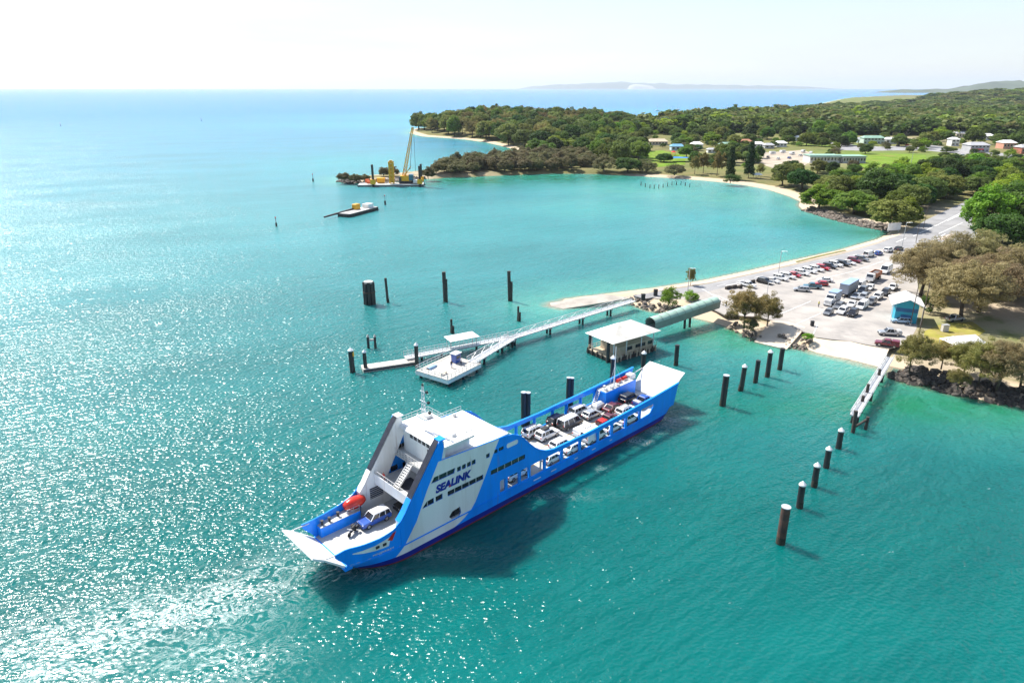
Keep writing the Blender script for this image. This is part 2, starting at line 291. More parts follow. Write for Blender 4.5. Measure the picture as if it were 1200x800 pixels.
setattr_f(me, 'slick', blob(P, [(300, 735, 11, 6, 1), (200, 765, 13, 6, 1), (380, 700, 8, 4, .9), (340, 790, 12, 6, .8), (100, 775, 12, 4, .8), (330, 672, 6, 3, .8)]))
def sea_material():
    m = bpy.data.materials.new('sea_water'); m.use_nodes = True; t = m.node_tree; b = t.nodes['Principled BSDF']; N = t.nodes.new; Lk = t.links.new
    geo = N('ShaderNodeNewGeometry'); pos = geo.outputs['Position']
    def attr(n):
        a = N('ShaderNodeAttribute'); a.attribute_name = n; return a.outputs['Fac']
    def noise(scale, detail=5, rough=.55, rot=0, sc=(1, 1, 1), dist=0.):
        mp = N('ShaderNodeMapping'); mp.vector_type = 'TEXTURE'; mp.inputs['Rotation'].default_value = (0, 0, rot); mp.inputs['Scale'].default_value = (1 / sc[0], 1 / sc[1], 1); Lk(pos, mp.inputs[0])
        n = N('ShaderNodeTexNoise'); n.inputs['Scale'].default_value = scale; n.inputs['Detail'].default_value = detail; n.inputs['Roughness'].default_value = rough; n.inputs['Distortion'].default_value = dist; Lk(mp.outputs[0], n.inputs['Vector']); return n.outputs[0]
    def rng(x, a, bb, c=0., dd=1.):
        r = N('ShaderNodeMapRange'); r.inputs[1].default_value = a; r.inputs[2].default_value = bb; r.inputs[3].default_value = c; r.inputs[4].default_value = dd; Lk(x, r.inputs[0]); return r.outputs[0]
    def math_(op, x, y):
        n = N('ShaderNodeMath'); n.operation = op
        for i, q in enumerate((x, y)):
            if isinstance(q, (int, float)): n.inputs[i].default_value = q
            else: Lk(q, n.inputs[i])
        return n.outputs[0]
    def mix(f, a, bb):
        x = N('ShaderNodeMix'); x.data_type = 'RGBA'
        if isinstance(f, float): x.inputs[0].default_value = f
        else: Lk(f, x.inputs[0])
        for k, q in (('A', a), ('B', bb)):
            if isinstance(q, tuple): x.inputs[k].default_value = (*q, 1)
            else: Lk(q, x.inputs[k])
        return x.outputs['Result']
    big = noise(.012, 4, .6, .4, (1, 2.2, 1)); mid = noise(.05, 4, .6, .4, (1, 2.5, 1))
    col = mix(rng(big, .35, .68), (.0003, .088, .081), (.0008, .128, .119))
    col = mix(rng(mid, .45, .75, 0, .35), col, (.0006, .070, .074))
    col = mix(math_('MULTIPLY', attr('sky_sheen'), rng(big, .2, .7, .6, 1.)), col, (.05, .25, .265))  # paler water with distance: sky sheen put into the base colour
    col = mix(math_('MULTIPLY', attr('deep'), rng(big, .3, .7, .55, 1.)), col, (.001, .16, .46))  # bluer far out: deep water plus reflected blue sky put into the colour
    col = mix(math_('MULTIPLY', attr('shoal'), rng(mid, .25, .65, .2, .8)), col, (.03, .34, .33))
    s2 = math_('MULTIPLY', attr('shallow'), rng(noise(.09, 4), .25, .7, .5, 1.))
    col = mix(rng(s2, .12, .75, 0, .8), col, (.09, .33, .26))
    col = mix(rng(attr('shallow'), .86, 1., 0, .75), col, (.32, .27, .18))
    col = mix(math_('MULTIPLY', attr('weed'), rng(noise(.12, 4), .3, .6, .5, .95)), col, (.002, .135, .05))
    # foam
    fn = noise(.34, 8, .68, .3, (1, 1.5, 1), 1.2); lace = noise(.9, 6, .7, .2, (1, 1.4, 1), 2.)
    fm = math_('MULTIPLY', attr('churn'), rng(math_('ABSOLUTE', math_('SUBTRACT', fn, .5), 0), 0., .042, .6, 0.))
    fm2 = math_('MULTIPLY', attr('churn'), rng(math_('ABSOLUTE', math_('SUBTRACT', lace, .5), 0), 0., .035, .4, 0.))
    foam = math_('MINIMUM', math_('ADD', fm, math_('MULTIPLY', fm2, rng(fn, .42, .6))), 1.)
    caps = math_('MULTIPLY', rng(noise(.9, 3, .6, .45, (.5, 1.6, 1)), .70, .76), rng(noise(.06, 3), .5, .65))
    foam = math_('MINIMUM', math_('ADD', foam, math_('MULTIPLY', caps, .3)), 1.)
    col = mix(foam, col, (.72, .78, .76))
    Lk(col, b.inputs['Base Color'])
    b.subsurface_method = 'BURLEY'; b.inputs['Subsurface Weight'].default_value = 1.; b.inputs['Subsurface Radius'].default_value = (.8, 4., 4.); b.inputs['Subsurface Scale'].default_value = 1.
    b.inputs['IOR'].default_value = 1.33; Lk(rng(attr('deep'), 0, 1, .5, .10), b.inputs['Specular IOR Level'])
    Lk(rng(foam, 0, 1, .19, .6), b.inputs['Roughness'])
    # waves: wind sea with long crests, chop, ripples
    ang = R(34)
    h = math_('MULTIPLY', noise(.42, 1, .5, ang, (.13, 1, 1), .25), .55)
    h = math_('ADD', h, math_('MULTIPLY', noise(1.0, 1, .5, ang + .15, (.5, 1, 1), .3), .50))
    h = math_('ADD', h, math_('MULTIPLY', noise(2.4, 0, .5, ang - .4, (.7, 1, 1)), .21))
    h = math_('ADD', h, math_('MULTIPLY', noise(6.0, 0, .5, ang + .6), .045))
    gust = rng(noise(.018, 3, .5, .5, (1, 2, 1)), .3, .7, .6, 1.1)
    bp = N('ShaderNodeBump'); Lk(math_('MULTIPLY', gust, rng(attr('slick'), .2, .9, 1., .3)), bp.inputs['Strength']); bp.inputs['Distance'].default_value = 1.; Lk(h, bp.inputs['Height'])
    Lk(bp.outputs[0], b.inputs['Normal'])
    return m
sea.data.materials.append(sea_material())

# ground: one heightfield from under the water to the hills
azl = np.radians(np.arange(-16, 52, .22)); rl = np.concatenate([95 * 1.0095 ** np.arange(0, 330), np.geomspace(2250, 7000, 25)])
me, P, d = grid_mesh('ground', rl, azl, keep=lambda d: d > -14, zf=height)
ground = obj('ground', me); tag(ground, kind='structure')
setattr_f(me, 'sand', np.clip(1 - (d - 5) / 7, 0, 1) * np.clip(1 - 1.3 * blob(P, [(560, 203, 40, 60, 1), (620, 200, 50, 60, 1), (690, 198, 45, 50, 1), (740, 200, 20, 30, .8)]), 0, 1))
setattr_f(me, 'lush', np.clip(blob(P, [(785, 188, 45, 45, 1), (1050, 188, 90, 80, 1), (975, 172, 50, 60, .8), (1140, 385, 14, 9, .8), (900, 200, 60, 30, .35), (1150, 140, 500, 500, .6), (1000, 117, 900, 1800, .4), (830, 150, 250, 200, .6)]), 0, 1))
setattr_f(me, 'bare', np.clip(blob(P, [(925, 190, 60, 40, .9), (1185, 370, 30, 26, 1), (1190, 440, 26, 10, 1), (1110, 430, 25, 8, .8), (490, 206, 60, 14, .9), (1090, 250, 20, 25, .7), (1070, 165, 60, 50, .6), (960, 395, 30, 14, 1)]), 0, 1))
m = bpy.data.materials.new('ground_cover'); m.use_nodes = True; t = m.node_tree; b = t.nodes['Principled BSDF']; b.inputs['Roughness'].default_value = .95; b.inputs['Specular IOR Level'].default_value = .15
def _n(t, scale, detail=6):
    g = t.nodes.new('ShaderNodeNewGeometry'); n = t.nodes.new('ShaderNodeTexNoise'); n.inputs['Scale'].default_value = scale; n.inputs['Detail'].default_value = detail; n.inputs['Roughness'].default_value = .65; t.links.new(g.outputs['Position'], n.inputs['Vector']); return n.outputs[0]
def _mx(t, f, a, b2):
    x = t.nodes.new('ShaderNodeMix'); x.data_type = 'RGBA'; t.links.new(f, x.inputs[0])
    for k, q in (('A', a), ('B', b2)):
        if isinstance(q, tuple): x.inputs[k].default_value = (*q, 1)
        else: t.links.new(q, x.inputs[k])
    return x.outputs['Result']
def _rg(t, x, a, b2, c=0., e=1.):
    r = t.nodes.new('ShaderNodeMapRange'); r.inputs[1].default_value = a; r.inputs[2].default_value = b2; r.inputs[3].default_value = c; r.inputs[4].default_value = e; t.links.new(x, r.inputs[0]); return r.outputs[0]
def _at(t, n):
    a = t.nodes.new('ShaderNodeAttribute'); a.attribute_name = n; return a.outputs['Fac']
def _mul(t, x, y):
    q = t.nodes.new('ShaderNodeMath'); q.operation = 'MULTIPLY'; t.links.new(x, q.inputs[0]); t.links.new(y, q.inputs[1]); return q.outputs[0]
col = _mx(t, _rg(t, _n(t, .06), .35, .65), (.19, .16, .065), (.085, .105, .03))
col = _mx(t, _rg(t, _n(t, .9), .4, .75, 0, .5), col, (.24, .19, .10))
col = _mx(t, _mul(t, _at(t, 'lush'), _rg(t, _n(t, .08), .3, .5)), col, (.115, .20, .022))
col = _mx(t, _mul(t, _at(t, 'bare'), _rg(t, _n(t, .1), .3, .5)), col, (.42, .34, .25))
col = _mx(t, _rg(t, _mul(t, _at(t, 'sand'), _rg(t, _n(t, .25), .2, .5, .6, 1.)), .3, .6), col, (.48, .39, .28))
t.links.new(col, b.inputs['Base Color'])
bp = t.nodes.new('ShaderNodeBump'); bp.inputs['Distance'].default_value = .15; t.links.new(_n(t, 1.5), bp.inputs['Height']); t.links.new(bp.outputs[0], b.inputs['Normal'])
me.materials.append(m)

def sheet(name, px, z, material, thick=.0, pz=2.0, kind='structure'):
    pts = [G(u, v, pz) for u, v in px]
    mb = MB().slab(pts, z - .3, z)
    o = mb.build(name, material); return tag(o, kind=kind)
ASPH = mat('weathered_pale_asphalt', (.36, .33, .30), .9, var=.16, vscale=.12, dirt=(.24, .225, .21), dscale=.16, bump=.008, bscale=6)
ROADM = mat('grey_road_asphalt', (.27, .265, .265), .9, var=.12, vscale=.15, dirt=(.20, .195, .195), dscale=.12, bump=.008, bscale=6)
PATHM = mat('pinkish_concrete_path', (.50, .40, .33), .9, var=.1, vscale=.3, dirt=(.42, .34, .28), dscale=.3)
SANDM = mat('sandy_concrete', (.58, .49, .38), .9, var=.1, vscale=.2, dirt=(.48, .40, .30), dscale=.12, bump=.01, bscale=4)
LAWN = mat('mown_lawn', (.13, .22, .02), .95, var=.25, vscale=.12, dirt=(.20, .20, .05), dscale=.06, bump=.05, bscale=3, spec=.1)
LINE = mat('white_road_paint', (.78, .77, .74), .7, var=.1)
# road over the causeway, car park, ramps
sheet('car_park', [(752,345),(790,340),(830,341),(880,329),(935,316),(985,305),(1030,291),(1050,285),(1064,286),(1072,300),(1075,330),(1078,352),(1074,385),(1064,402),(1042,408),(1015,403.5),(995,399.5),(975,397.5),(956,395),(946,390),(925,381),(890,371),(850,369),(838,363),(800,351),(770,350)], 2.03, ASPH)
sheet('causeway_road', [(742,346),(765,342.5),(800,337),(830,332.5),(880,322),(935,309.5),(985,298),(1030,285),(1060,273),(1085,258),(1110,246),(1128,238),(1140,230),(1158,226),(1165,231),(1150,240),(1142,250),(1138,259),(1141,268),(1152,277),(1175,288),(1200,296),(1240,306),(1240,322),(1200,313),(1165,305),(1130,297),(1100,291),(1075,290),(1050,292),(1030,291.5),(985,305.5),(935,316.5),(880,329.5),(830,341.5),(790,345),(755,350)], 2.05, ROADM)
sheet('shore_path', [(766,339.5),(800,334),(830,329.5),(880,318.6),(935,306),(985,295),(1030,281.5),(1046,275),(1049,277.5),(1030,284),(985,297),(935,308.5),(880,321.2),(830,331.8),(800,336.2),(770,341.5)], 2.08, PATHM)
sheet('grass_verge', [(932,306.6),(960,299.5),(990,293),(992,294.2),(962,301),(934,308)], 2.12, mat('dry_grass', (.16, .15, .05), .95, var=.4, vscale=1.2, bump=.1))
sheet('far_street', [(962,166),(980,163),(1000,170),(1030,172),(1090,170),(1135,176),(1200,182),(1200,187),(1130,181),(1080,176),(1020,177),(985,176)], 2.06, ROADM)
sheet('sandy_lot', [(880,180),(940,176),(960,182),(940,196),(905,197),(885,190)], 2.05, mat('bare_sand', (.36, .30, .23), .95, var=.25, vscale=.1))
sheet('park_lawn', [(748,178),(775,176),(803,182),(803,193),(770,196),(752,190)], 2.05, LAWN)
sheet('oval_lawn', [(985,181),(1030,180),(1085,182),(1085,192),(1050,199),(1022,203),(1005,192),(985,187)], 2.08, LAWN)
sheet('foreshore_lawn', [(1083,388),(1105,379),(1140,377),(1155,388),(1140,398),(1100,404),(1083,400)], 2.05, mat('dry_lawn', (.26, .24, .05), .95, var=.3, vscale=.3, dirt=(.30, .23, .10), dscale=.2, bump=.05, spec=.1))
# sloping concrete boat ramps and landing slab
def ramp(name, px_lo, px_hi, zlo, zhi, material):
    lo = [G(u, v, zlo) for u, v in px_lo]; hi = [G(u, v, zhi) for u, v in px_hi]
    p = lo + hi[::-1]; n = len(p); q = [v - Vector((0, 0, .5)) for v in p]
    mb = MB().add(p + q, [tuple(range(n)), tuple(range(2 * n - 1, n - 1, -1))] + [(i, n + i, n + (i + 1) % n, (i + 1) % n) for i in range(n)])
    return tag(mb.build(name, material), kind='structure')
ramp('vehicle_ramp', [(944,411),(958,416),(985,422),(1010,429),(1030,434)], [(954,393.5),(975,396),(995,398),(1015,402),(1043,406.5)], -.3, 2.02, SANDM)
ramp('landing_slab', [(884,400),(900,404),(922,409)], [(903,375.5),(925,377),(944,383)], .3, 2.12, SANDM)
ramp('boat_ramp', [(652,363),(640,360),(638,356)], [(738,349.5),(720,346),(705,344.5)], -.2, 2.06, mat('weathered_ramp_concrete', (.37, .335, .29), .9, var=.2, vscale=.3, dirt=(.25, .225, .195), dscale=.2))
# painted lane lines on the car park and road (each a thin strip)
rd0 = heading(G(896, 331, 2), G(1001, 306, 2)) - math.pi / 2 + .12
marks = empty('lane_markings', G(960, 350, 2.03)); tag(marks, 'white lane lines painted on the car park and road', 'road markings', kind='structure')
def stripe(px0, px1, wd=.18, z=2.075):
    p, q = G(*px0, 2.03), G(*px1, 2.03); d = (q - p).normalized(); nrm = Vector((-d.y, d.x, 0)) * wd / 2
    o = MB().add([p - nrm, p + nrm, q + nrm, q - nrm], [(0, 1, 2, 3)]).build('lane_line', LINE)
    for v in o.data.vertices: v.co.z = z; v.co -= Vector((marks.location.x, marks.location.y, marks.location.z))
    o.parent = marks
for a, b2 in (((905,372),(950,353)),((930,381),(962,367)),((953,392),(958,380)),((836,345),(868,358)),((822,338),(846,352)),((950,330),(1000,318)),((1000,318),(1035,306))): stripe(a, b2)
for a, b2 in (((850,335),(880,328.5)),((1050,284),(1062,279)),((1070,277),(1100,263)),((1100,263),(1125,250)),((1100,274),(1128,261)),((1110,259),(1136,247)),((1090,283),(1108,274))): stripe(a, b2, .3, 2.09)
for i in range(8):
    a = (840 + i * 22, 335.5 - i * 5.0); stripe(a, (a[0] + 10, a[1] - 2.3), .18, 2.09)
for i in range(18):
    u, v = 868 + i * 8.6, 335.6 - i * 2.02; p_ = G(u, v, 2); q_ = p_ + Vector((math.cos(rd0), math.sin(rd0), 0)) * 5.2
    o = MB().bar(Vector((p_.x, p_.y, 0)), Vector((q_.x, q_.y, 0)), .14, .02).build('bay_line', LINE, marks)
    o.location = Vector((0, 0, 2.07)) - marks.location
isl = MB().slab([G(u, v, 2.05) for u, v in [(1098,281),(1108,276),(1116,274),(1118,277),(1108,282)]], 2.0, 2.2).build('traffic_island', PATHM); tag(isl, kind='structure')

# far headlands and islands on the horizon
def ridge(name, dist, prof, depth, material, label):
    rings = []
    for k, f in ((-1, 0), (-.55, .75), (-.1, 1), (.4, .7), (1, 0)):
        row = []
        for i, (u, h) in enumerate(prof):
            x = (u - 600) / FPX * dist; j = mnoise.noise(Vector((u * .09, k * 3, 1.7)))
            row.append((x + k * 40 * j, dist + k * depth, max(h * f * (1 + .25 * j * (abs(k) < .9)), 0) - (1 if f == 0 else 0)))
        rings.append(row)
    o = MB().loft(rings).build(name, material, smooth=True); return tag(o, label, kind='structure')
HILLM = mat('far_bushland', (.07, .09, .05), .95, var=.3, vscale=.004)
def fine(prof, n=60):
    us = np.linspace(prof[0][0], prof[-1][0], n); hs = np.interp(us, [p[0] for p in prof], [p[1] for p in prof])
    return [(u, h * (1 + .12 * mnoise.noise(Vector((u * .11, 3, 0)))) if h > 0 else 0) for u, h in zip(us, hs)]
ridge('distant_island', 38000, fine([(605, 0), (625, 150), (660, 240), (700, 310), (720, 345), (745, 290), (790, 235), (850, 190), (900, 150), (930, 100), (960, 0)]), 900, HILLM, 'long low island on the horizon')
o = ridge('sand_dune', 36800, [(727, 0), (729, 160), (734, 240), (741, 215), (748, 170), (754, 140), (758, 0)], 260, mat('dune_sand', (.5, .47, .41), .95, var=.1, vscale=.01), 'white sand dune on the far island')
ridge('distant_headland', 9500, fine([(1012, 0), (1020, 36), (1050, 42), (1085, 50), (1095, 85), (1120, 118), (1150, 138), (1180, 128), (1230, 135), (1300, 115), (1400, 70), (1450, 0)]), 500, HILLM, 'long wooded headland on the horizon')
# ------------------------------------------------------------------ trees: prototypes 10 m high, 10 m wide, shared meshes
LEAF = dict(
    casu=leafmat('casuarina_foliage', (.25, .20, .085), (.38, .315, .16), .18),
    casug=leafmat('green_casuarina_foliage', (.18, .165, .045), (.30, .255, .085), .2),
    dark=leafmat('dark_green_foliage', (.030, .075, .012), (.080, .145, .022), .3),
    mid=leafmat('mid_green_foliage', (.075, .14, .016), (.16, .23, .03), .35),
    bright=leafmat('bright_green_foliage', (.12, .22, .012), (.24, .34, .025), .25),
    olive=leafmat('olive_foliage', (.115, .15, .03), (.19, .225, .05), .3),
    mang=leafmat('mangrove_foliage', (.13, .122, .052), (.20, .182, .082), .22),
    pine=leafmat('pine_foliage', (.032, .062, .02), (.06, .10, .032), .2),
    wood=leafmat('woodland_foliage', (.042, .066, .020), (.088, .105, .034), .35, .05))
def quads(C, Nn, size, asp, rng):
    n = len(C); a = np.cross(Nn, rng.normal(size=(n, 3))); a /= np.linalg.norm(a, axis=1)[:, None] + 1e-9; b = np.cross(Nn, a)
    s = size * rng.uniform(.6, 1.3, n)[:, None]; a = a * s; b = b * s * asp
    return np.stack([C - a - b * .6, C + a * .55 - b, C + a + b * .5, C - a * .5 + b], 1)
def quad_mesh(name, Q, material):
    n = len(Q); me = bpy.data.meshes.new(name); me.vertices.add(n * 4); me.vertices.foreach_set('co', Q.reshape(-1).astype(np.float32))
    me.loops.add(n * 4); me.loops.foreach_set('vertex_index', np.arange(n * 4, dtype=np.int32)); me.polygons.add(n)
    me.polygons.foreach_set('loop_start', np.arange(0, n * 4, 4, dtype=np.int32)); me.polygons.foreach_set('loop_total', np.full(n, 4, dtype=np.int32)); me.update(calc_edges=True)
    if material: me.materials.append(material)
    return me
def crown_quads(kind, seed, nc, nl, size):
    rng = np.random.default_rng(seed); Q = []; limbs = []
    if kind == 'pine':
        for L_ in range(nc):
            z = 1.6 + 8.2 * L_ / nc; rad = ((1 - L_ / nc) ** .6 * 3.9 + .35) * rng.uniform(.72, 1.12); nb = 8
            for k in range(nb):
                an = 2 * math.pi * (k + rng.random()) / nb; rr = rad * rng.uniform(.5, 1.2); tip = np.array((math.cos(an) * rr, math.sin(an) * rr, z - .12 * rr))
                f = rng.random(nl) ** .6; C = np.outer(f, tip - (0, 0, z)) + (0, 0, z) + rng.normal(size=(nl, 3)) * (.30, .30, .16)
                Nn = rng.normal(size=(nl, 3)) + (0, 0, 1.2); Nn /= np.linalg.norm(Nn, axis=1)[:, None]; Q.append(quads(C, Nn, size, .7, rng))
        return np.concatenate(Q), limbs
    if kind == 'mang': cz, rz, z0 = 4.6, 5.2, .4
    elif kind == 'bush': cz, rz, z0 = 4.2, 5.4, .2
    elif kind == 'casu': cz, rz, z0 = 5.4, 4.7, 1.4
    else: cz, rz, z0 = 5.2, 5.0, .9
    lob = [(rng.uniform(0, 6.28), rng.uniform(-.3, .5), rng.uniform(.12, .3)) for _ in range(5)]
    for i in range(nc):
        v = rng.normal(size=3); v /= np.linalg.norm(v)
        if v[2] < -.62: v[2] *= -.6
        r = rng.uniform(.60, 1.0) ** .6 if kind != 'casu' else rng.uniform(.3, 1.1)
        an = math.atan2(v[1], v[0]); bumpf = 1 + sum(k * math.cos(an - a) * (1 if v[2] > h else .4) for a, h, k in lob) * .5
        c = np.array((v[0] * 4.1 * r * bumpf, v[1] * 4.1 * r * bumpf, cz + v[2] * rz * .86 * r * (1 + .15 * rng.normal())))
        c[2] = max(c[2], z0)
        cr = rng.uniform(.8, 1.6) * (1.1 if kind in ('mang', 'bush') else 1.0) * (.66 if kind == 'casu' else 1)
        u = rng.normal(size=(nl, 3)); u /= np.linalg.norm(u, axis=1)[:, None]
        rad = cr * rng.uniform(.45, 1.05, nl) ** .5
        C = c + u * rad[:, None] * (1, 1, .78)
        Nn = u + rng.normal(size=(nl, 3)) * .55 + (0, 0, .25); Nn /= np.linalg.norm(Nn, axis=1)[:, None]
        Q.append(quads(C, Nn, size, (.24 if kind == 'casu' else .75), rng)); limbs.append(c)
    return np.concatenate(Q), limbs
def trunk_mesh(kind, limbs, seed, thick, material):
    rng = random.Random(seed); mb = MB()
    if kind == 'pine':
        mb.tube((0, 0, -.4), (0, 0, 9.8), .22, .03)
    else:
        fork = {'mang': 1.2, 'bush': .8, 'casu': 3.0}.get(kind, 2.4); f = Vector((rng.uniform(-.3, .3), rng.uniform(-.3, .3), fork))
        mb.tube((0, 0, -.5), f, thick, thick * .75)
        for c in limbs[::max(1, len(limbs) // 12)]:
            c = Vector(c); md = f.lerp(c, .5) + Vector((rng.uniform(-.3, .3), rng.uniform(-.3, .3), .35))
            mb.tube(f, md, thick * .48, thick * .3, 6); mb.tube(md, c, thick * .3, thick * .07, 5)
    return mb.mesh('trunk', material, smooth=True)
PROTO = {}
def proto(key, kind, leaf, nc, nl, size, thick=.28, nvar=3, bark='bark'):
    out = []
    for k in range(nvar):
        Q, limbs = crown_quads(kind, sum(map(ord, key)) * 7 + k * 11, nc, nl, size)
        out.append((quad_mesh('crown', Q, LEAF[leaf]), trunk_mesh(kind, limbs, k, thick, M[bark])))
    PROTO[key] = out
proto('casu_hi', 'casu', 'casu', 210, 170, .17, .26, 3); proto('casug_hi', 'casu', 'casug', 160, 150, .18, .2, 2)
proto('dark', 'broad', 'dark', 95, 130, .22, .34, 3); proto('mid', 'broad', 'mid', 95, 130, .22, .3, 3); proto('bright', 'broad', 'bright', 95, 130, .22, .3, 2)
proto('olive', 'broad', 'olive', 95, 130, .22, .28, 3); proto('casu', 'casu', 'casug', 130, 90, .25, .26, 2); proto('mang', 'mang', 'mang', 80, 120, .22, .25, 3)
proto('brownbush', 'bush', 'mang', 55, 100, .2, .25, 2); proto('bush', 'bush', 'mid', 60, 120, .2, .25, 2); proto('brightbush', 'bush', 'bright', 55, 110, .2, .25, 2); proto('darkbush', 'bush', 'dark', 55, 110, .2, .25, 2)
proto('pine', 'pine', 'pine', 15, 46, .28, .22, 2, 'barkdark')
TREES = []
def tree(p, h, wd, key, label, group=None, name=None, cat='tree', rz=None, k=None):
    v = PROTO[key][k if k is not None else random.randrange(len(PROTO[key]))]
    if name is None: name = {'pine': 'pine_tree', 'mang': 'mangrove_tree', 'casu': 'casuarina_tree', 'casu_hi': 'casuarina_tree', 'casug_hi': 'casuarina_tree', 'dark': 'dark_broadleaf_tree', 'olive': 'olive_broadleaf_tree'}.get(key, 'shrub' if 'bush' in key else 'broadleaf_tree')  # dark and olive keys are generic broadleaf trees, no species identified
    e = empty(name, (p[0], p[1], ground_z(p) if len(p) < 3 or p[2] == 0 else p[2]), random.uniform(0, 6.28) if rz is None else rz, label, cat, group)
    e.scale = (wd / 10, wd / 10, h / 10)
    link(bpy.data.objects.new('crown', v[0]), e); link(bpy.data.objects.new('trunk', v[1]), e); TREES.append((p[0], p[1], wd)); return e

# named trees, nearest first
BIG = {'trees above the stone seawall': (1.18, 1.5), 'trees along the park beach': (1.05, 1.3), 'dark tree row behind the junction': (1.05, 1.3), 'tall brown casuarinas behind the teal kiosk': (1.0, 1.15), 'bend': (1.15, 1.45)}
def T(u, v, h, wd, key, label, group=None, **k):
    a, b2 = BIG.get(group or ('bend' if 'road bend' in label or 'picture edge' in label and 'dark' in label else ''), (1, 1))
    return tree(tuple(G(u, v, 2.0)), h * a, wd * (b2 if key not in ('pine', 'casu') else 1.1), key, label, group, **k)
big = 'tall brown casuarinas behind the teal kiosk'
T(1126, 374, 17, 19, 'casu_hi', 'tall olive brown casuarina with bare trunk on the lawn behind the teal kiosk', big)
T(1146, 366, 17, 19, 'casu_hi', 'brown casuarina with forked dark trunk right of the tallest lawn tree', big)
T(1078, 346, 16, 17, 'casu_hi', 'brown casuarina with rounded crown directly behind the white kiosk roof', big)
T(1108, 338, 17, 18, 'casu_hi', 'brown casuarina in the middle of the grove beside the car park', big)
T(1142, 335, 17, 18, 'casu_hi', 'brown casuarina at the back of the grove beside the curved road', big)
T(1178, 352, 15, 18, 'casu_hi', 'brown casuarina at the right end of the grove over bare soil', big)
T(1200, 338, 14, 16, 'casu_hi', 'half cut off brown casuarina at the right picture edge', big)
for u, v, lab in ((1232, 352, 'nearest'), (1262, 340, 'second'), (1250, 378, 'front'), (1300, 360, 'farthest')): T(u, v, 15, 17, 'casu_hi', 'brown casuarina beyond the right picture edge, ' + lab, big)
for u, v, lab in ((1232, 462, 'nearest'), (1262, 452, 'farthest')): T(u, v, 9, 10, 'casug_hi', 'shore casuarina beyond the right picture edge, ' + lab, 'small casuarinas on the rock wall shore')
T(1090, 367, 6, 6, 'darkbush', 'low dark green shrub under the casuarinas beside the kiosk')
sh = 'small casuarinas on the rock wall shore'
T(1066, 434, 9, 9.5, 'casug_hi', 'small bushy casuarina beside the narrow white jetty', sh)
T(1103, 431, 6.5, 8, 'casug_hi', 'low yellowish casuarina second from the jetty on the rock wall', sh)
T(1128, 440, 8, 9, 'casug_hi', 'sparse casuarina in front of the white tent', sh)
T(1147, 449, 10, 10, 'casug_hi', 'slim casuarina with visible trunk right of the white tent', sh)
T(1168, 455, 10.5, 11, 'casu_hi', 'brownish casuarina on a thin trunk above the white sand', sh)
T(1196, 452, 10, 10, 'casu_hi', 'brownish casuarina on the rock wall at the picture edge', sh)
T(1122, 455, 4.5, 5, 'casug_hi', 'low drooping casuarina hanging over the dark rocks', sh)
T(872, 383, 10.5, 12, 'casug_hi', 'bushy golden green casuarina at the end of the covered gangway')
T(899, 380, 8.0, 9, 'casug_hi', 'lower golden casuarina beside the landing slab')
T(879, 387, 3.5, 4.5, 'brownbush', 'rust brown shrub at the water edge below the golden casuarinas')
T(857, 374, 2.5, 4, 'brownbush', 'low brown shrub beside the covered gangway mouth')
T(783, 357, 5.4, 6.2, 'brightbush', 'dense round green shrub at the foot of the steel gangway')
T(811, 352, 3.0, 5.0, 'brightbush', 'low yellow green shrub between round shrub and covered gangway')
T(947, 397, 1.6, 3.0, 'brightbush', 'small yellow green tuft beside the vehicle ramp')
tree(tuple(G(809, 334.5, 2)), 6.0, 3.6, 'casu', 'young feathery tree beside the lamp post at the causeway end')
sw = 'trees above the stone seawall'
T(959, 243, 9, 14, 'bright', 'spreading bright green tree at the corner of the stone seawall', sw)
T(1000, 251, 9, 15, 'mid', 'rounded mid green tree in the middle of the stone seawall', sw)
T(1043, 268, 11, 14, 'olive', 'yellow green tree beside the white sign at the causeway', sw)
T(1060, 262, 9, 10, 'bright', 'bright green tree beside the power poles at the causeway', sw)
T(1026, 238, 15, 17, 'dark', 'tall dark green tree behind the seawall trees', sw)
T(1003, 232, 10, 12, 'bright', 'bright green tree behind the rounded seawall tree', sw)
T(1050, 236, 13, 15, 'dark', 'dark green tree left of the junction', sw)
T(1083, 238, 12, 15, 'olive', 'olive tree beside the road junction', sw)
T(1108, 232, 11, 12, 'olive', 'brownish olive tree beyond the road junction', sw)
for i, (u, v) in enumerate([(1084,213),(1096,211),(1108,212),(1120,210),(1133,212),(1146,210),(1158,211)]):
    T(u, v, 14, 14, 'dark', 'very dark green tree in the dense row between the lawn and the junction', 'dark tree row behind the junction')
T(1152, 268, 15, 15, 'bright', 'large yellow green tree on the inside of the road bend')
T(1168, 286, 11, 13, 'dark', 'dark green tree nearest the road bend')
T(1182, 262, 17, 17, 'mid', 'tall green tree behind the road bend at the picture edge')
T(1190, 288, 10, 14, 'dark', 'rounded very dark green tree at the right picture edge by the road')
T(1205, 270, 14, 16, 'dark', 'dark green tree cut off by the picture edge above the road')
T(1180, 240, 12, 12, 'bright', 'bright green tree behind the road bend trees')
T(1014, 180.5, 9, 13, 'dark', 'lone round dark tree on the bright lawn')
T(1040, 176, 4, 6, 'olive', 'small bare shrub right of the lone lawn tree')
bt = 'trees along the park beach'
T(840, 206, 17, 9, 'casu', 'tall slim casuarina behind the park beach', bt); T(824, 203, 15, 9, 'casu', 'slim casuarina left of the pines on the park beach', bt); T(814, 204, 13, 7, 'casu', 'thin casuarina nearest the swimming enclosure', bt)
T(855, 209, 21, 9, 'pine', 'tall dark pine standing over the park beach', bt); T(877, 208.5, 24, 10, 'pine', 'tallest dark pine right of its twin on the park beach', bt)
T(856, 214, 6, 9, 'darkbush', 'dark shrub at the foot of the left tall pine', bt); T(890, 207, 9, 6, 'casu', 'small thin casuarina right of the tallest pine', bt)
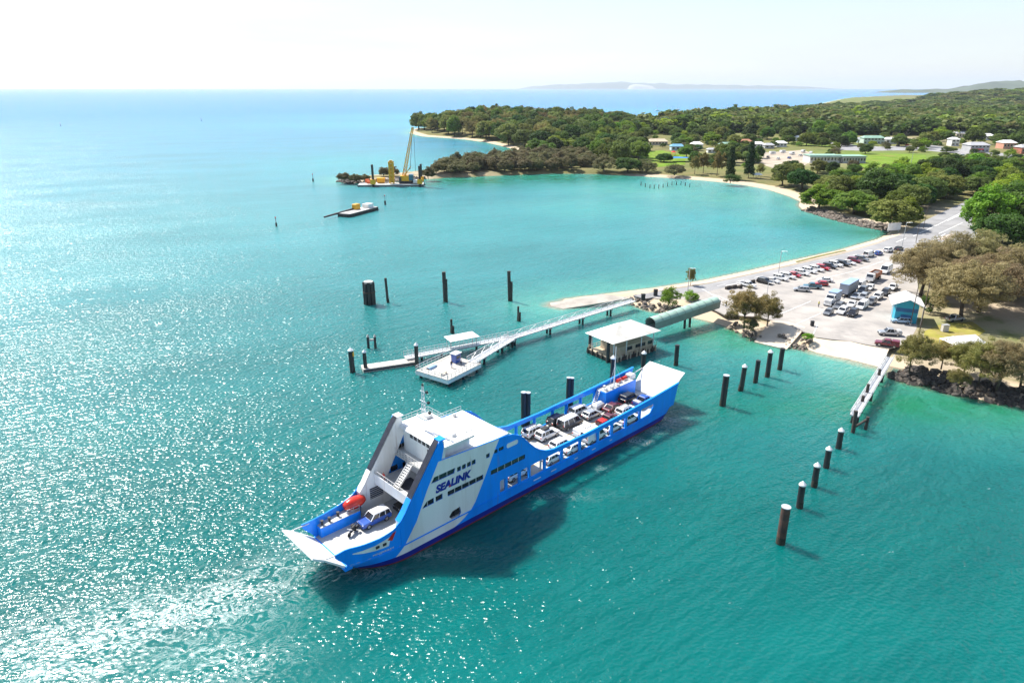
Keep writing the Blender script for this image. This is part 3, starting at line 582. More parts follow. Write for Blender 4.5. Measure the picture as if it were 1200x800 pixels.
T(917, 217, 13, 15, 'olive', 'spreading olive tree with bare trunk behind the beach', bt); T(939, 222, 12, 15, 'dark', 'spreading dark tree at the right end of the beach', bt); T(966, 222, 9, 13, 'dark', 'wide dark tree above the picnic shelter', bt); T(985, 214, 9, 12, 'mid', 'mid green tree in front of the long clubhouse', bt)
T(790, 205, 8, 13, 'brownbush', 'rounded brown shrub tree on the park beach', bt); T(778, 190, 7, 12, 'dark', 'round dark green tree on the park lawn', bt); T(757, 201, 8, 13, 'brownbush', 'brown rounded tree at the left end of the park lawn', bt)
T(735, 201, 10, 17, 'dark', 'broad dark green tree where the beach meets the mangroves', bt); T(708, 200, 11, 15, 'brownbush', 'broad brown tree beside the dark tree at the mangrove end', bt)
for u, v, h, wd, s in ((404, 212, 6, 9, 'at the tip of the rock spit'), (416, 212.5, 5, 9, 'second from the tip of the rock spit'), (428, 212, 4.5, 8, 'left of the yellow barge'), (450, 207, 7, 8, 'behind the yellow piling rig'), (462, 206.5, 6.5, 8, 'behind the crane on the spit')):
    T(u, v, h, wd, 'mang', 'small grey green shrub ' + s, 'shrubs on the rock spit', name='shrub', cat='shrub')
T(502, 209, 7.5, 11, 'mang', 'rounded mangrove at the sandy start of the mangrove belt')

# scattered woods, trees one can tell apart
def inpoly(px, n, mind, seed, avoid=True, screen=False):
    poly = [Vector((u, v, 0)) for u, v in px] if screen else [G(u, v) for u, v in px]
    xs = [p.x for p in poly]; ys = [p.y for p in poly]; rng = random.Random(seed); out = []; cell = {}
    for _ in range(n * 60):
        x, y = rng.uniform(min(xs), max(xs)), rng.uniform(min(ys), max(ys)); c = False
        for a, b2 in zip(poly, poly[1:] + poly[:1]):
            if (a.y > y) != (b2.y > y) and x < (b2.x - a.x) * (y - a.y) / (b2.y - a.y) + a.x: c = not c
        if not c: continue
        i, j = int(x // mind), int(y // mind)
        if any((x - q[0]) ** 2 + (y - q[1]) ** 2 < mind * mind for di in (-1, 0, 1) for dj in (-1, 0, 1) for q in cell.get((i + di, j + dj), ())): continue
        if avoid and any((x - q[0]) ** 2 + (y - q[1]) ** 2 < (.3 * q[2] + .3 * mind) ** 2 for q in TREES[:90]): continue
        cell.setdefault((i, j), []).append((x, y)); out.append((x, y))
        if len(out) >= n: break
    if screen: out = [tuple(G(u, v)[:2]) for u, v in out]
    if out:
        ds = sdist(out); out = [p for p, q in zip(out, ds) if q > 2.5]
    return out
def part_of(p, pts):
    us = sorted(q[0] / q[1] for q in pts); ys = sorted(q[1] for q in pts); n = len(us); u = p[0] / p[1]
    return ', ' + ['left', 'centre left', 'middle', 'centre right', 'right'][min(4, sum(u >= us[n * i // 5] for i in range(1, 5)))] + [' front', ' back'][p[1] > ys[n // 2]]
def wood(px, n, mind, seed, keys, hr, wr, label, group, **k):
    pts = inpoly(px, n, mind, seed); rng = random.Random(seed + 1)
    for p in pts:
        key = rng.choice(keys); lb_ = label[key] if isinstance(label, dict) else label
        tree(p, rng.uniform(*hr), rng.uniform(*wr), key, lb_ + part_of(p, pts), group, **k)
    return len(pts)
cnt = {}
cnt['mang'] = wood([(506,208.5),(560,206),(600,204),(650,202.5),(690,203),(690,186),(640,187),(600,188.5),(560,193.5),(520,199)], 95, 7.5, 3, ['mang'], (7.5, 11.5), (11, 15), 'grey brown mangrove tree in the belt along the spit', 'mangrove belt on the spit')
PK = dict(dark='dark green tree in the wood on the far point', mid='mid green tree in the wood on the far point', olive='olive green tree in the wood on the far point', casu='tall feathery tree in the wood on the far point')
cnt['pen'] = wood([(482,156),(520,160.5),(560,164.5),(600,172),(625,178),(660,176),(700,168),(740,158),(740,149),(640,150),(560,149),(488,152.5)], 165, 13.5, 5, ['dark', 'olive', 'olive', 'casu', 'mid'], (17, 25), (20, 29), PK, 'wood on the far point')
MK = dict(dark='dark green tree between the mangroves and the town', mid='mid green tree between the mangroves and the town', olive='olive tree between the mangroves and the town', bright='bright green tree between the mangroves and the town')
cnt['mid'] = wood([(622,182),(640,187),(690,186),(712,196),(748,196),(748,180),(742,168),(752,160),(740,158),(700,168),(660,176)], 55, 15, 6, ['dark', 'mid', 'mid', 'olive', 'bright'], (12, 19), (16, 22), MK, 'trees between the mangroves and the town')
# ------------------------------------------------------------------ far buildings (built before the town trees so that these keep clear of them)
BPTS = []
def building(u, v, wpx, hm, dm, wall, roof, label, name='house', storeys=1, rz=0.0, gable=True, nwin=None, veranda=False):
    z = 2.0; p = G(u, v, z); dist = p.y; W = wpx / FPX * dist * .95
    z = max(2.0, ground_z((p.x, p.y))); BPTS.append((p.x, p.y, max(W, dm) * .75))
    e = empty(name, (p.x, p.y, z), rz, label, 'building', None); e.location.z = z
    MB().lo(-W / 2, W / 2, -dm / 2, dm / 2, -.5, hm).build('wall', wall, e)
    ov = .7; rb = MB()
    if gable:
        rh = min(dm * .22, 2.4)
        rb.add([(-W / 2 - ov, -dm / 2 - ov, hm - .1), (W / 2 + ov, -dm / 2 - ov, hm - .1), (W / 2 + ov, dm / 2 + ov, hm - .1), (-W / 2 - ov, dm / 2 + ov, hm - .1), (-W / 2 + rh, 0, hm + rh), (W / 2 - rh, 0, hm + rh)],
               [(0, 1, 5, 4), (1, 2, 5), (2, 3, 4, 5), (3, 0, 4), (3, 2, 1, 0)])
    else: rb.box((0, 0, hm + .2), (W + 2 * ov, dm + 2 * ov, .4))
    rb.build('roof', roof, e)
    n = nwin or max(2, int(W / 3.2))
    for s in range(storeys):
        zz = hm / storeys * s + hm / storeys * .55
        for i in range(n):
            x = -W / 2 + W * (i + .5) / n
            f = MB().box((x, -dm / 2 - .02, zz), (W / n * .62, .12, hm / storeys * .46)).build('window', M['alu'], e)
            MB().box((x, -dm / 2 - .06, zz), (W / n * .54, .12, hm / storeys * .38)).build('pane', M['glass'], f)
    if veranda:
        for i in range(n + 1): MB().box((-W / 2 + W * i / n, -dm / 2 - 2.2, hm * .4), (.18, .18, hm * .85)).build('veranda_post', M['white'], e)
        MB().box((0, -dm / 2 - 1.2, hm * .86), (W + .6, 2.6, .14)).build('veranda_roof', roof, e)
    return e
wl = lambda n, c: mat(n, c, .7, var=.12, vscale=.5)
WA = wl('white_wall', (.66, .65, .62)); WB = wl('pale_blue_wall', (.45, .55, .62)); WC = wl('cream_wall', (.58, .50, .38)); WD = wl('pale_green_wall', (.45, .55, .48)); WE = wl('grey_wall', (.38, .38, .38)); WF = wl('salmon_wall', (.52, .26, .18)); WG = wl('brick_red_wall', (.34, .12, .08))
RA = wl('white_metal_roof', (.68, .68, .66)); RB = wl('green_metal_roof', (.22, .36, .28)); RC = wl('grey_metal_roof', (.36, .36, .37)); RD = wl('terracotta_roof', (.36, .16, .09)); RE = wl('blue_metal_roof', (.12, .30, .46)); RF = wl('tan_roof', (.46, .38, .27))
building(962, 190, 36, 5.6, 14, WA, RB, 'long white clubhouse with pale green roof beside the lawn', 'clubhouse', nwin=9, gable=False, veranda=True)
building(996, 190.5, 27, 5.4, 14, WE, RB, 'grey glass walled end block of the clubhouse with flat roof', 'clubhouse', nwin=8, gable=False)
building(1021, 168.5, 24, 6.5, 10, WD, RB, 'two storey pale green building behind the lawn', 'hall', 2)
building(1042, 168.5, 13, 5, 9, WA, RA, 'small white building right of the pale green hall')
building(1007, 167, 9, 3.6, 9, WB, RC, 'low pale house left of the pale green hall')
building(1142, 178, 22, 6.8, 14, WE, RC, 'grey two storey shop with red awning in the town', 'shop', 2)
building(1116, 171, 9, 7, 9, WA, RA, 'white two storey house with pyramid roof behind the dark tree row', storeys=2)
building(1097, 157, 11, 5, 10, WF, RA, 'salmon house with white roof on the rise')
building(1125, 161, 16, 5, 11, WC, RC, 'low cream house with grey roof on the rise')
building(1153, 164, 16, 5, 12, WA, RA, 'low white house behind the grey shop')
building(1178, 174, 15, 6, 12, WF, RA, 'salmon shop with white roof right of the grey shop', 'shop')
building(1197, 180, 12, 6, 12, WG, RC, 'brick red shop at the right picture edge', 'shop')
building(1194, 166, 14, 5, 11, WA, RF, 'pale house with tan roof at the right picture edge')
building(793, 176, 15, 4, 9, WB, RE, 'small blue house with blue roof beside the park lawn')
building(770, 170, 22, 4, 12, WC, RF, 'low cream house with tan roof above the park lawn')
building(752, 166, 9, 4, 10, WA, RA, 'small white house left of the low cream house')
building(816, 174, 12, 4.5, 10, WA, RA, 'white house right of the small blue house')
building(833, 179, 9, 3.2, 6, WA, RC, 'small amenities block behind the slim casuarinas', 'amenities_block')
building(850, 174, 14, 4, 10, WA, RB, 'white house with pale green roof behind the pines')
building(872, 170, 15, 4, 10, WC, RD, 'cream house with terracotta roof behind the pines')
building(887, 173, 13, 4, 9, WA, RA, 'white house left of the caravans')
building(900, 174, 11, 3.6, 8, WE, RC, 'grey roofed house among the caravans')
building(914, 172, 12, 4, 9, WA, RA, 'white house right of the caravans')
building(936, 165, 10, 4, 9, WA, RA, 'white house above the sandy lot')
building(674, 158, 11, 5, 9, WA, RC, 'white house in the trees left of the town')
building(661, 157, 9, 5, 9, WE, RA, 'grey house with white roof deep in the left trees')
building(762, 152, 13, 6, 12, WA, RA, 'large white house on the rise above the town')
building(812, 151, 10, 5, 10, WA, RA, 'white house on the rise above the blue house')
building(735, 153, 8, 5, 10, WC, RC, 'small house at the edge of the far wood')
building(985, 150, 7, 5, 10, WA, RA, 'tiny white house in the trees above the clubhouse')
building(1010, 152, 10, 5, 10, WA, RC, 'white house with grey roof in the trees above the hall')
building(1060, 158, 8, 4.5, 9, WC, RA, 'cream house left of the salmon house')
building(930, 158, 9, 5, 10, WA, RF, 'pale house with tan roof behind the sandy lot')
building(1180, 150, 9, 5, 10, WA, RA, 'white house high in the trees at the right')
o = MB().lo(-6, 6, -.2, .2, 2.6, 3.6).build('awning', M['red']); o.parent = [x for x in bpy.data.objects if x.name == 'shop'][0]; o.location = (-4, -9.2, 0)
# caravans and small things in the holiday park
for i, (u, v) in enumerate([(893,180),(905,181),(917,179.5),(928,181.5),(941,179),(950,181)]):
    p = G(u, v, 2); BPTS.append((p.x, p.y, 4)); e = empty('caravan', p, .2 * i, 'white caravan %s on the sandy lot' % ['leftmost', 'second from the left', 'third from the left', 'fourth from the left', 'fifth from the left', 'rightmost'][i], 'caravan', 'caravans on the sandy lot')
    MB().prism([(-2.8, .5), (2.8, .5), (3, 1.6), (2.6, 2.7), (-2.6, 2.7), (-3, 1.6)], -1.15, 1.15).build('body', PAINT['white'], e, .1)
    MB().box((0, -1.16, 1.9), (2.6, .06, .6)).build('window', M['carglass'], e)
    for s in (-1, 1): MB().tube((0, s * 1.0, .35), (0, s * 1.18, .35), .35, n=12).build('wheel', M['tyre'], e)
p = G(797, 189.5, 2); e = empty('shade_sail', p, 0, 'bright blue playground shade sail on the park lawn', 'shade sail')
MB().add([(-9, -5, 3.2), (9, -6, 3.6), (8, 6, 3.0), (-8, 5, 3.8), (0, 0, 2.9)], [(0, 1, 4), (1, 2, 4), (2, 3, 4), (3, 0, 4)]).build('sail', mat('blue_shade_cloth', (.01, .17, .55), .7), e)
for x, y in ((-9, -5), (9, -6), (8, 6), (-8, 5)): MB().tube((x, y, 0), (x, y, 3.8), .12).build('post', M['steel'], e)
p = G(789, 183, 2); e = empty('playground', p, 0, 'red and yellow playground tower on the park lawn', 'playground')
for x, y in ((-1.5, -1.5), (1.5, -1.5), (1.5, 1.5), (-1.5, 1.5)): MB().tube((x, y, 0), (x, y, 3.5), .1).build('post', M['yellow'], e)
MB().box((0, 0, 1.6), (3.4, 3.4, .2)).build('platform', M['red'], e); MB().add([(-2, -2, 3.4), (2, -2, 3.4), (2, 2, 3.4), (-2, 2, 3.4), (0, 0, 4.8)], [(0, 1, 4), (1, 2, 4), (2, 3, 4), (3, 0, 4)]).build('roof', M['red'], e); MB().bar((1.7, 0, 1.6), (5, 0, .2), .9, .12).build('slide', M['yellow'], e)
for i, (u, v, s) in enumerate([(887, 209, 'at the foot of the tallest pine'), (935, 219, 'under the beach trees by the seawall'), (968, 224, 'with brown roof under the wide dark tree')]):
    p = G(u, v, 2); e = empty('picnic_shelter', p, .3, 'small picnic shelter ' + s, 'shelter', 'picnic shelters in the park')
    for x, y in ((-2, -1.5), (2, -1.5), (2, 1.5), (-2, 1.5)): MB().tube((x, y, 0), (x, y, 2.5), .1).build('post', M['bark'], e)
    MB().add([(-3, -2.3, 2.4), (3, -2.3, 2.4), (3, 2.3, 2.4), (-3, 2.3, 2.4), (-1.5, 0, 3.6), (1.5, 0, 3.6)], [(0, 1, 5, 4), (1, 2, 5), (2, 3, 4, 5), (3, 0, 4)]).build('roof', [RA, RC, RD][i], e)
    MB().box((0, 0, .75), (1.8, .8, .1)).build('table', M['bark'], e)
# town trees, keeping off the buildings and streets
TREES[:] = TREES[:88] + [(x, y, r * 2.2) for x, y, r in BPTS]
TREES.sort(key=lambda q: -q[2])
TREES[:] = TREES[:90]
def sight(x, y):                    # gardens and streets keep the view of each house open
    for bx, by, r in BPTS:
        if r > 4.5 and by - 80 < y < by + 4 and abs(x - bx * y / by) < r * .5 + 3: return False
        if (x - bx) ** 2 + (y - by) ** 2 < (r + 5) ** 2: return False
    return True
def clear(p): return sight(*p)
TK = dict(dark='dark green tree among the houses of the town', mid='mid green tree among the houses of the town', olive='olive tree among the houses of the town', bright='bright green tree among the houses of the town', pine='dark pine among the houses of the town')
def town(px, n, mind, seed, keys, hr, wr, lab=TK, group='town trees', where=', '):
    rng = random.Random(seed + 1); c = 0
    pts = [p for p in inpoly(px, n, mind, seed, False) if clear(p)]
    for p in pts:
        if True:
            key = rng.choice(keys); hh = rng.uniform(*hr); ww = rng.uniform(*wr)
            if key == 'pine': hh *= 1.3; ww *= .5
            tree(p, hh, ww, key, lab[key] + (part_of(p, pts).replace(', ', where) if len(pts) > 5 else ''), group); c += 1
    return c
kk = ['dark', 'mid', 'mid', 'olive', 'olive', 'bright']
cnt['town1'] = town([(745,172),(760,163),(800,165),(830,172),(870,167),(930,170),(930,160),(960,158),(960,150),(850,148),(760,150)], 90, 16, 11, kk + ['pine'], (11, 18), (15, 23), where=', above the park ')
cnt['town2'] = town([(930,176),(962,172),(990,162),(1000,158),(1080,163),(1100,168),(1200,178),(1200,152),(960,150)], 90, 17, 12, kk, (11, 18), (16, 24), where=', above the lawn ')
cnt['town3'] = town([(1100,206),(1200,206),(1210,197),(1090,197)], 26, 10, 13, ['dark', 'mid', 'bright', 'olive'], (7, 11), (12, 17), where=', below the shops ')
cnt['town4'] = town([(1150,240),(1230,240),(1230,205),(1110,205)], 26, 13, 14, ['dark', 'mid', 'bright', 'olive'], (9, 14), (14, 19), where=', above the road bend ')
cnt['park'] = town([(890,205),(930,214),(985,212),(1010,216),(1010,204),(985,198),(930,201)], 12, 11, 15, ['mid', 'olive', 'dark'], (7, 11), (9, 14), {k: v.replace('among the houses of the town', 'in the park behind the beach') for k, v in TK.items()}, 'park trees')
SK = {k: v.replace('among the houses of the town', 'in the park behind the stone seawall') for k, v in TK.items()}
cnt['sea'] = town([(985,246),(1035,262),(1070,252),(1100,240),(1120,226),(1090,212),(1040,214),(985,222),(965,232)], 34, 11, 16, ['mid', 'olive', 'dark', 'bright'], (9, 14), (13, 19), SK, 'trees behind the stone seawall')
cnt['fore'] = town([(800,196),(890,201),(890,184),(870,180),(840,184),(805,181)], 16, 12, 17, ['mid', 'olive', 'dark'], (8, 14), (11, 17), {k: v.replace('among the houses of the town', 'on the grass behind the tall pines') for k, v in TK.items()}, 'trees behind the pines')
cnt['lawn'] = town([(745,180),(800,181),(870,178),(960,176),(1060,176),(1100,178),(1100,171),(960,169),(745,170)], 40, 15, 18, kk, (9, 15), (13, 20), where=', along the far street ')
bushes = [p for p in inpoly([(745,196),(800,199),(890,203),(985,212),(1010,196),(1100,196),(1205,186),(1205,156),(1080,160),(960,158),(760,160)], 150, 12, 19, False) if not any((p[0] - x) ** 2 + (p[1] - y) ** 2 < (r + 3) ** 2 for x, y, r in BPTS)]
LAWNS = [[(748,178),(775,176),(803,182),(803,193),(770,196),(752,190)], [(985,181),(1030,180),(1085,182),(1085,192),(1050,199),(1022,203),(1005,192),(985,187)], [(880,180),(940,176),(960,182),(940,196),(905,197),(885,190)]]
def onlawn(p):
    for L in LAWNS:
        q = [G(u, v) for u, v in L]; c = False
        for a, b2 in zip(q, q[1:] + q[:1]):
            if (a.y > p[1]) != (b2.y > p[1]) and p[0] < (b2.x - a.x) * (p[1] - a.y) / (b2.y - a.y) + a.x: c = not c
        if c: return True
rb_ = random.Random(5)
for p in bushes:
    if onlawn(p): continue
    key = rb_.choice(['bush', 'brownbush', 'brightbush', 'darkbush', 'bush', 'olive', 'mid']); sz = rb_.uniform(7, 13)
    tree(p, sz * rb_.uniform(.5, .65), sz, key, '%s shrub in the gardens of the town' % dict(bush='mid green', brownbush='brown', brightbush='bright green', darkbush='dark green', olive='olive', mid='leafy green')[key] + part_of(p, bushes), 'garden shrubs of the town', name='garden_shrub', cat='shrub')
cnt['bush'] = len(bushes)
print('TREES', cnt, sum(cnt.values()))
# the far woodland that reads as one mass
def mass_material():
    m = leafmat('far_woodland_foliage', (.05, .09, .02), (.15, .17, .04), .0, .03); t = m.node_tree
    a = t.nodes.new('ShaderNodeAttribute'); a.attribute_name = 'tint'; rp = t.nodes.new('ShaderNodeValToRGB'); el = rp.color_ramp.elements
    for k, (p, c) in enumerate(((0, (.04, .085, .014)), (.25, (.09, .16, .022)), (.5, (.17, .20, .045)), (.72, (.21, .185, .07)), (.86, (.19, .30, .025)), (1, (.30, .40, .03)))):
        e_ = el[k] if k < 2 else el.new(p); e_.position = p; e_.color = (*c, 1)
    t.links.new(a.outputs['Fac'], rp.inputs[0])
    hs = [n for n in t.nodes if n.type == 'HUE_SAT'][0]; mx = [n for n in t.nodes if n.type == 'MIX'][0]
    m2 = t.nodes.new('ShaderNodeMix'); m2.data_type = 'RGBA'; m2.inputs[0].default_value = .7; t.links.new(mx.outputs['Result'], m2.inputs['A']); t.links.new(rp.outputs[0], m2.inputs['B']); t.links.new(m2.outputs['Result'], hs.inputs['Color'])
    return m
def mass(name, px, n, mind, seed, hr, wr, label):
    rng = np.random.default_rng(seed); base = [crown_quads('broad', 900 + k, 30, 7, .95)[0] for k in range(6)]; Q = []; tint = []
    pts = inpoly(px, n, mind, seed, False, True); z = height(pts, sdist(pts))
    for (x, y), zz in zip(pts, z):
        if not sight(x, y): continue
        q = base[rng.integers(6)].copy(); k = rng.uniform(.6, 1.25); wd = k * rng.uniform(*wr) / 10 * max(1, math.hypot(x, y) / 1700) ** .8; hh = k ** .6 * rng.uniform(*hr) / 10 * (1 if y < 1700 else .72); a = rng.uniform(0, 6.28)
        c, s_ = math.cos(a) * wd, math.sin(a) * wd; X = q[..., 0] * c - q[..., 1] * s_; Y = q[..., 0] * s_ + q[..., 1] * c
        Q.append(np.stack([X + x, Y + y, q[..., 2] * hh + zz], -1)); tint.append(np.full(len(q) * 4, np.clip(rng.normal(.42, .27), 0, 1)))
    me = quad_mesh(name, np.concatenate(Q), mass_material()); setattr_f(me, 'tint', np.concatenate(tint)); o = obj(name, me); tag(o, label, kind='stuff')
mass('far_woodland', [(738,160),(800,158),(850,157),(960,158),(1000,160),(1080,161),(1210,165),(1210,112.6),(1130,113),(1105,118),(1070,123),(1000,125),(965,127),(930,132),(870,139),(800,144)], 2300, 1.8, 21, (13, 22), (25, 42), 'far woodland covering the low land and the hill')
# ------------------------------------------------------------------ vehicles: front along +x, shared meshes, paint set per object
CARS = {}
def wheel_meshes(r, wd):
    ty = MB().tube((0, -wd / 2, 0), (0, wd / 2, 0), r, n=16).mesh('wheel', M['tyre']); rim = MB().tube((0, -wd / 2 - .015, 0), (0, wd / 2 + .015, 0), r * .6, n=12).mesh('rim', M['alloy']); return ty, rim
def make_car(kind):
    # body profile (x,z) lower shell; cab: windscreen base x, windscreen top x, rear top x, rear base x, belt z, roof z
    P = dict(
        suv=dict(L=4.75, W=1.9, body=[(-2.35, .42), (-2.37, .95), (-2.3, 1.12), (.95, 1.12), (1.0, 1.08), (2.2, .98), (2.36, .8), (2.37, .42)], cab=(1.05, .35, -2.0, -2.28, 1.10, 1.78), r=.38, wx=1.45),
        hatch=dict(L=4.1, W=1.76, body=[(-2.02, .35), (-2.05, .75), (-1.95, .95), (.8, .95), (.95, .92), (1.85, .76), (2.03, .6), (2.04, .35)], cab=(1.0, .2, -1.45, -1.95, .94, 1.48), r=.32, wx=1.25),
        sedan=dict(L=4.75, W=1.82, body=[(-2.35, .35), (-2.37, .8), (-2.25, .98), (-1.5, 1.0), (.85, .96), (1.0, .93), (2.15, .78), (2.35, .6), (2.36, .35)], cab=(1.05, .25, -1.1, -1.75, .97, 1.45), r=.33, wx=1.4),
        wagon=dict(L=4.8, W=1.84, body=[(-2.38, .35), (-2.4, .8), (-2.3, 1.0), (.95, .98), (1.05, .94), (2.2, .8), (2.38, .6), (2.39, .35)], cab=(1.1, .35, -1.9, -2.3, .98, 1.52), r=.34, wx=1.4),
        ute=dict(L=5.3, W=1.88, body=[(-2.62, .5), (-2.64, 1.0), (-.85, 1.02), (.95, 1.08), (1.2, 1.08), (2.45, .98), (2.62, .8), (2.63, .5)], cab=(1.2, .55, -.6, -.85, 1.06, 1.78), r=.4, wx=1.6),
        van=dict(L=5.2, W=1.98, body=[(-2.58, .4), (-2.6, 1.15), (1.7, 1.15), (1.8, 1.12), (2.4, .95), (2.58, .75), (2.6, .4)], cab=(1.85, 1.1, -2.45, -2.58, 1.14, 2.15), r=.36, wx=1.6))[kind]
    W = P['W']; hw = W / 2; parts = []
    mb = MB(); n = len(P['body']); prof = P['body']; rings = []
    for y, k in ((-hw, .93), (-hw * .93, 1.0), (hw * .93, 1.0), (hw, .93)):
        rings.append([(x * (1 if k == 1 else .965), y, z if z < .6 else z * (1 if k == 1 else .95)) for x, z in prof])
    mb.loft(rings, closed=True, caps=True); parts.append(('body', mb.mesh('body', None, .035), 'paint'))
    xb, xt, rt, rb, zb, zr = P['cab']; wb, wt = hw * .93, hw * .78
    g = MB(); g.loft([[(xb, -wb, zb - .05), (xb, wb, zb - .05), (rb, wb, zb - .05), (rb, -wb, zb - .05)], [(xt, -wt, zr), (xt, wt, zr), (rt, wt, zr), (rt, -wt, zr)]], closed=True, caps=True)
    parts.append(('cabin_glass', g.mesh('cabin_glass', M['carglass']), None))
    rf = MB(); rf.loft([[(xt + .12, -wt - .05, zr - .04), (xt + .12, wt + .05, zr - .04), (rt - .06, wt + .05, zr - .04), (rt - .06, -wt - .05, zr - .04)], [(xt - .02, -wt + .06, zr + .06), (xt - .02, wt - .06, zr + .06), (rt + .06, wt - .06, zr + .06), (rt + .06, -wt + .06, zr + .06)]], closed=True, caps=True)
    for s in (-1, 1):
        rf.bar((xb + .02, s * (wb + .01), zb - .03), (xt, s * (wt + .02), zr), .09, .07); rf.bar((rb - .02, s * (wb + .01), zb - .03), (rt, s * (wt + .02), zr), .16, .07)
        for f in ((.45,) if kind in ('ute',) else (.38, .72)):
            xx = xb + (rb - xb) * f; rf.bar((xx, s * (wb + .012), zb - .03), (xt + (rt - xt) * f, s * (wt + .02), zr), .10, .05)
    parts.append(('roof', rf.mesh('roof', None), 'paint'))
    if kind == 'van':
        pn = MB()
        for s in (-1, 1): pn.add([(.6, s * (wb + .02), zb + .02), (rb + .1, s * (wb + .02), zb + .02), (rt + .1, s * (wt + .03), zr - .03), (.45, s * (wt + .03), zr - .03)], [(0, 1, 2, 3)])
        parts.append(('side_panel', pn.mesh('side_panel', None), 'paint'))
    if kind == 'ute':
        parts.append(('tray_liner', MB().lo(-2.5, -1.0, -hw * .82, hw * .82, 1.0, 1.035).mesh('tray_liner', M['blackpl']), None))
        tr = MB()
        for s in (-1, 1): tr.lo(-2.6, -.9, s * hw * .88 - .05, s * hw * .88 + .05, .98, 1.18)
        tr.lo(-2.64, -2.54, -hw * .88, hw * .88, .98, 1.18); parts.append(('tray', tr.mesh('tray', None), 'paint'))
    xf = P['body'][-2][0]; zf = P['body'][-2][1]
    for s in (-1, 1):
        parts.append(('headlight', MB().box((xf - .12, s * hw * .74, zf + .0), (.2, .34, .16)).mesh('headlight', M['lamp']), None))
        parts.append(('taillight', MB().box((P['body'][1][0] + .03, s * hw * .78, P['body'][1][1] - .02), (.12, .22, .26)).mesh('taillight', M['tail']), None))
        parts.append(('mirror', MB().box((xb - .15, s * (hw + .09), zb + .06), (.12, .2, .14)).mesh('mirror', M['blackpl']), None))
    parts.append(('grille', MB().box((xf + .03, 0, zf - .06), (.06, W * .5, .18)).mesh('grille', M['blackpl']), None))
    parts.append(('bumper', MB().box((0, 0, .44), (P['L'] - .02, W * .86, .16)).mesh('bumper', M['blackpl']), None))
    CARS[kind] = (parts, wheel_meshes(P['r'], .24), P)
for k in ('suv', 'hatch', 'sedan', 'wagon', 'ute', 'van'): make_car(k)
VN = dict(suv='four_wheel_drive', hatch='hatchback', sedan='sedan', wagon='station_wagon', ute='utility_truck', van='van')
def car(kind, colour, p, rz, label, group, roof=None, extra=None, detail=True, scale=1.0):
    parts, (ty, rim), P = CARS[kind]; e = empty(VN[kind], p, rz, label, 'van' if kind == 'van' else 'utility truck' if kind == 'ute' else 'car', group); e.scale = (scale,) * 3
    for nm, me, role in parts:
        if not detail and nm in ('mirror', 'bumper', 'grille'): continue
        o = obj(nm, me, e)
        if role == 'paint':
            if not me.materials: me.materials.append(PAINT['white'])
            o.material_slots[0].link = 'OBJECT'; o.material_slots[0].material = PAINT[roof if (roof and nm == 'roof') else colour]
    for sx in (-1, 1):
        for sy in (-1, 1):
            wh = obj('wheel', ty, e, (sx * P['wx'], sy * (P['W'] / 2 - .11), P['r']))
            if detail: obj('rim', rim, wh)
    zr = P['cab'][5] + .07
    if extra == 'box': MB().lo(-1.3, .1, -.5, .5, zr, zr + .28).build('roof_box', M['blackpl'], e, .06)
    if extra == 'rack':
        r = MB()
        for y in (-.55, .55): r.bar((-1.7, y, zr + .1), (.2, y, zr + .1), .06)
        for x in (-1.6, -1.1, -.6, -.1, .2): r.bar((x, -.58, zr + .1), (x, .58, zr + .1), .05); r.bar((x, -.5, zr - .05), (x, -.5, zr + .1), .05)
        r.build('roof_rack', M['blackpl'], e)
    if extra == 'canopy': MB().lo(-2.58, -.88, -.84, .84, 1.06, 1.8).build('canopy', PAINT[colour], e, .08)
    if extra == 'load': MB().lo(-2.4, -1.0, -.7, .7, 1.03, 1.35).build('cargo', M['red'], e, .05)
    if extra == 'traytool': MB().lo(-2.5, -1.7, -.75, .75, 1.03, 1.5).build('tool_box', M['alu'], e, .03)
    return e

# ------------------------------------------------------------------ the ferry (x from bow to stern, -y is the side seen, z up, metres)
FR = R(43.5); fd = Vector((math.cos(FR), math.sin(FR), 0)); fn = Vector((-fd.y, fd.x, 0))
FO = Vector((-21.6, 69.8, 0)) + fn * 5.5
ferry = empty('vehicle_ferry', FO, FR, 'blue and white vehicle ferry with SEALINK on its side and cars on deck', 'ferry')
DZ = 2.6
def plate(outer, holes, y, th, name, material, parent=ferry, sharp=None):
    cu = bpy.data.curves.new('tmp', 'CURVE'); cu.dimensions = '2D'; cu.fill_mode = 'BOTH'; cu.extrude = th / 2
    for pl in [outer] + holes:
        sp = cu.splines.new('POLY'); sp.points.add(len(pl) - 1); sp.use_cyclic_u = True
        for q, (a, b2) in zip(sp.points, pl): q.co = (a, b2, 0, 1)
    o = bpy.data.objects.new('tmp', cu); COL.objects.link(o); dg = bpy.context.evaluated_depsgraph_get(); me = bpy.data.meshes.new_from_object(o.evaluated_get(dg))
    bpy.data.objects.remove(o); bpy.data.curves.remove(cu)
    for v in me.vertices: v.co = (v.co.x, y + v.co.z, v.co.y)
    bm = bmesh.new(); bm.from_mesh(me); bmesh.ops.recalc_face_normals(bm, faces=bm.faces); bm.to_mesh(me); bm.free()
    me.materials.clear(); me.materials.append(material); return obj(name, me, parent)
def sm(t): t = max(0, min(1, t)); return 1 - (1 - t) ** 2.2
def hb(x, z):
    x0 = 4.4 - .95 * z; w0 = 2.9 + .5 * z
    if x < 11: return w0 + (5.5 - w0) * sm((x - x0) / (11 - x0))
    if x > 64: return 5.5 - .55 * ((x - 64) / 10) ** 2
    return 5.5
def x_bow(z): return 4.4 - .95 * z
def x_st(z): return 69.5 + 1.5 * z
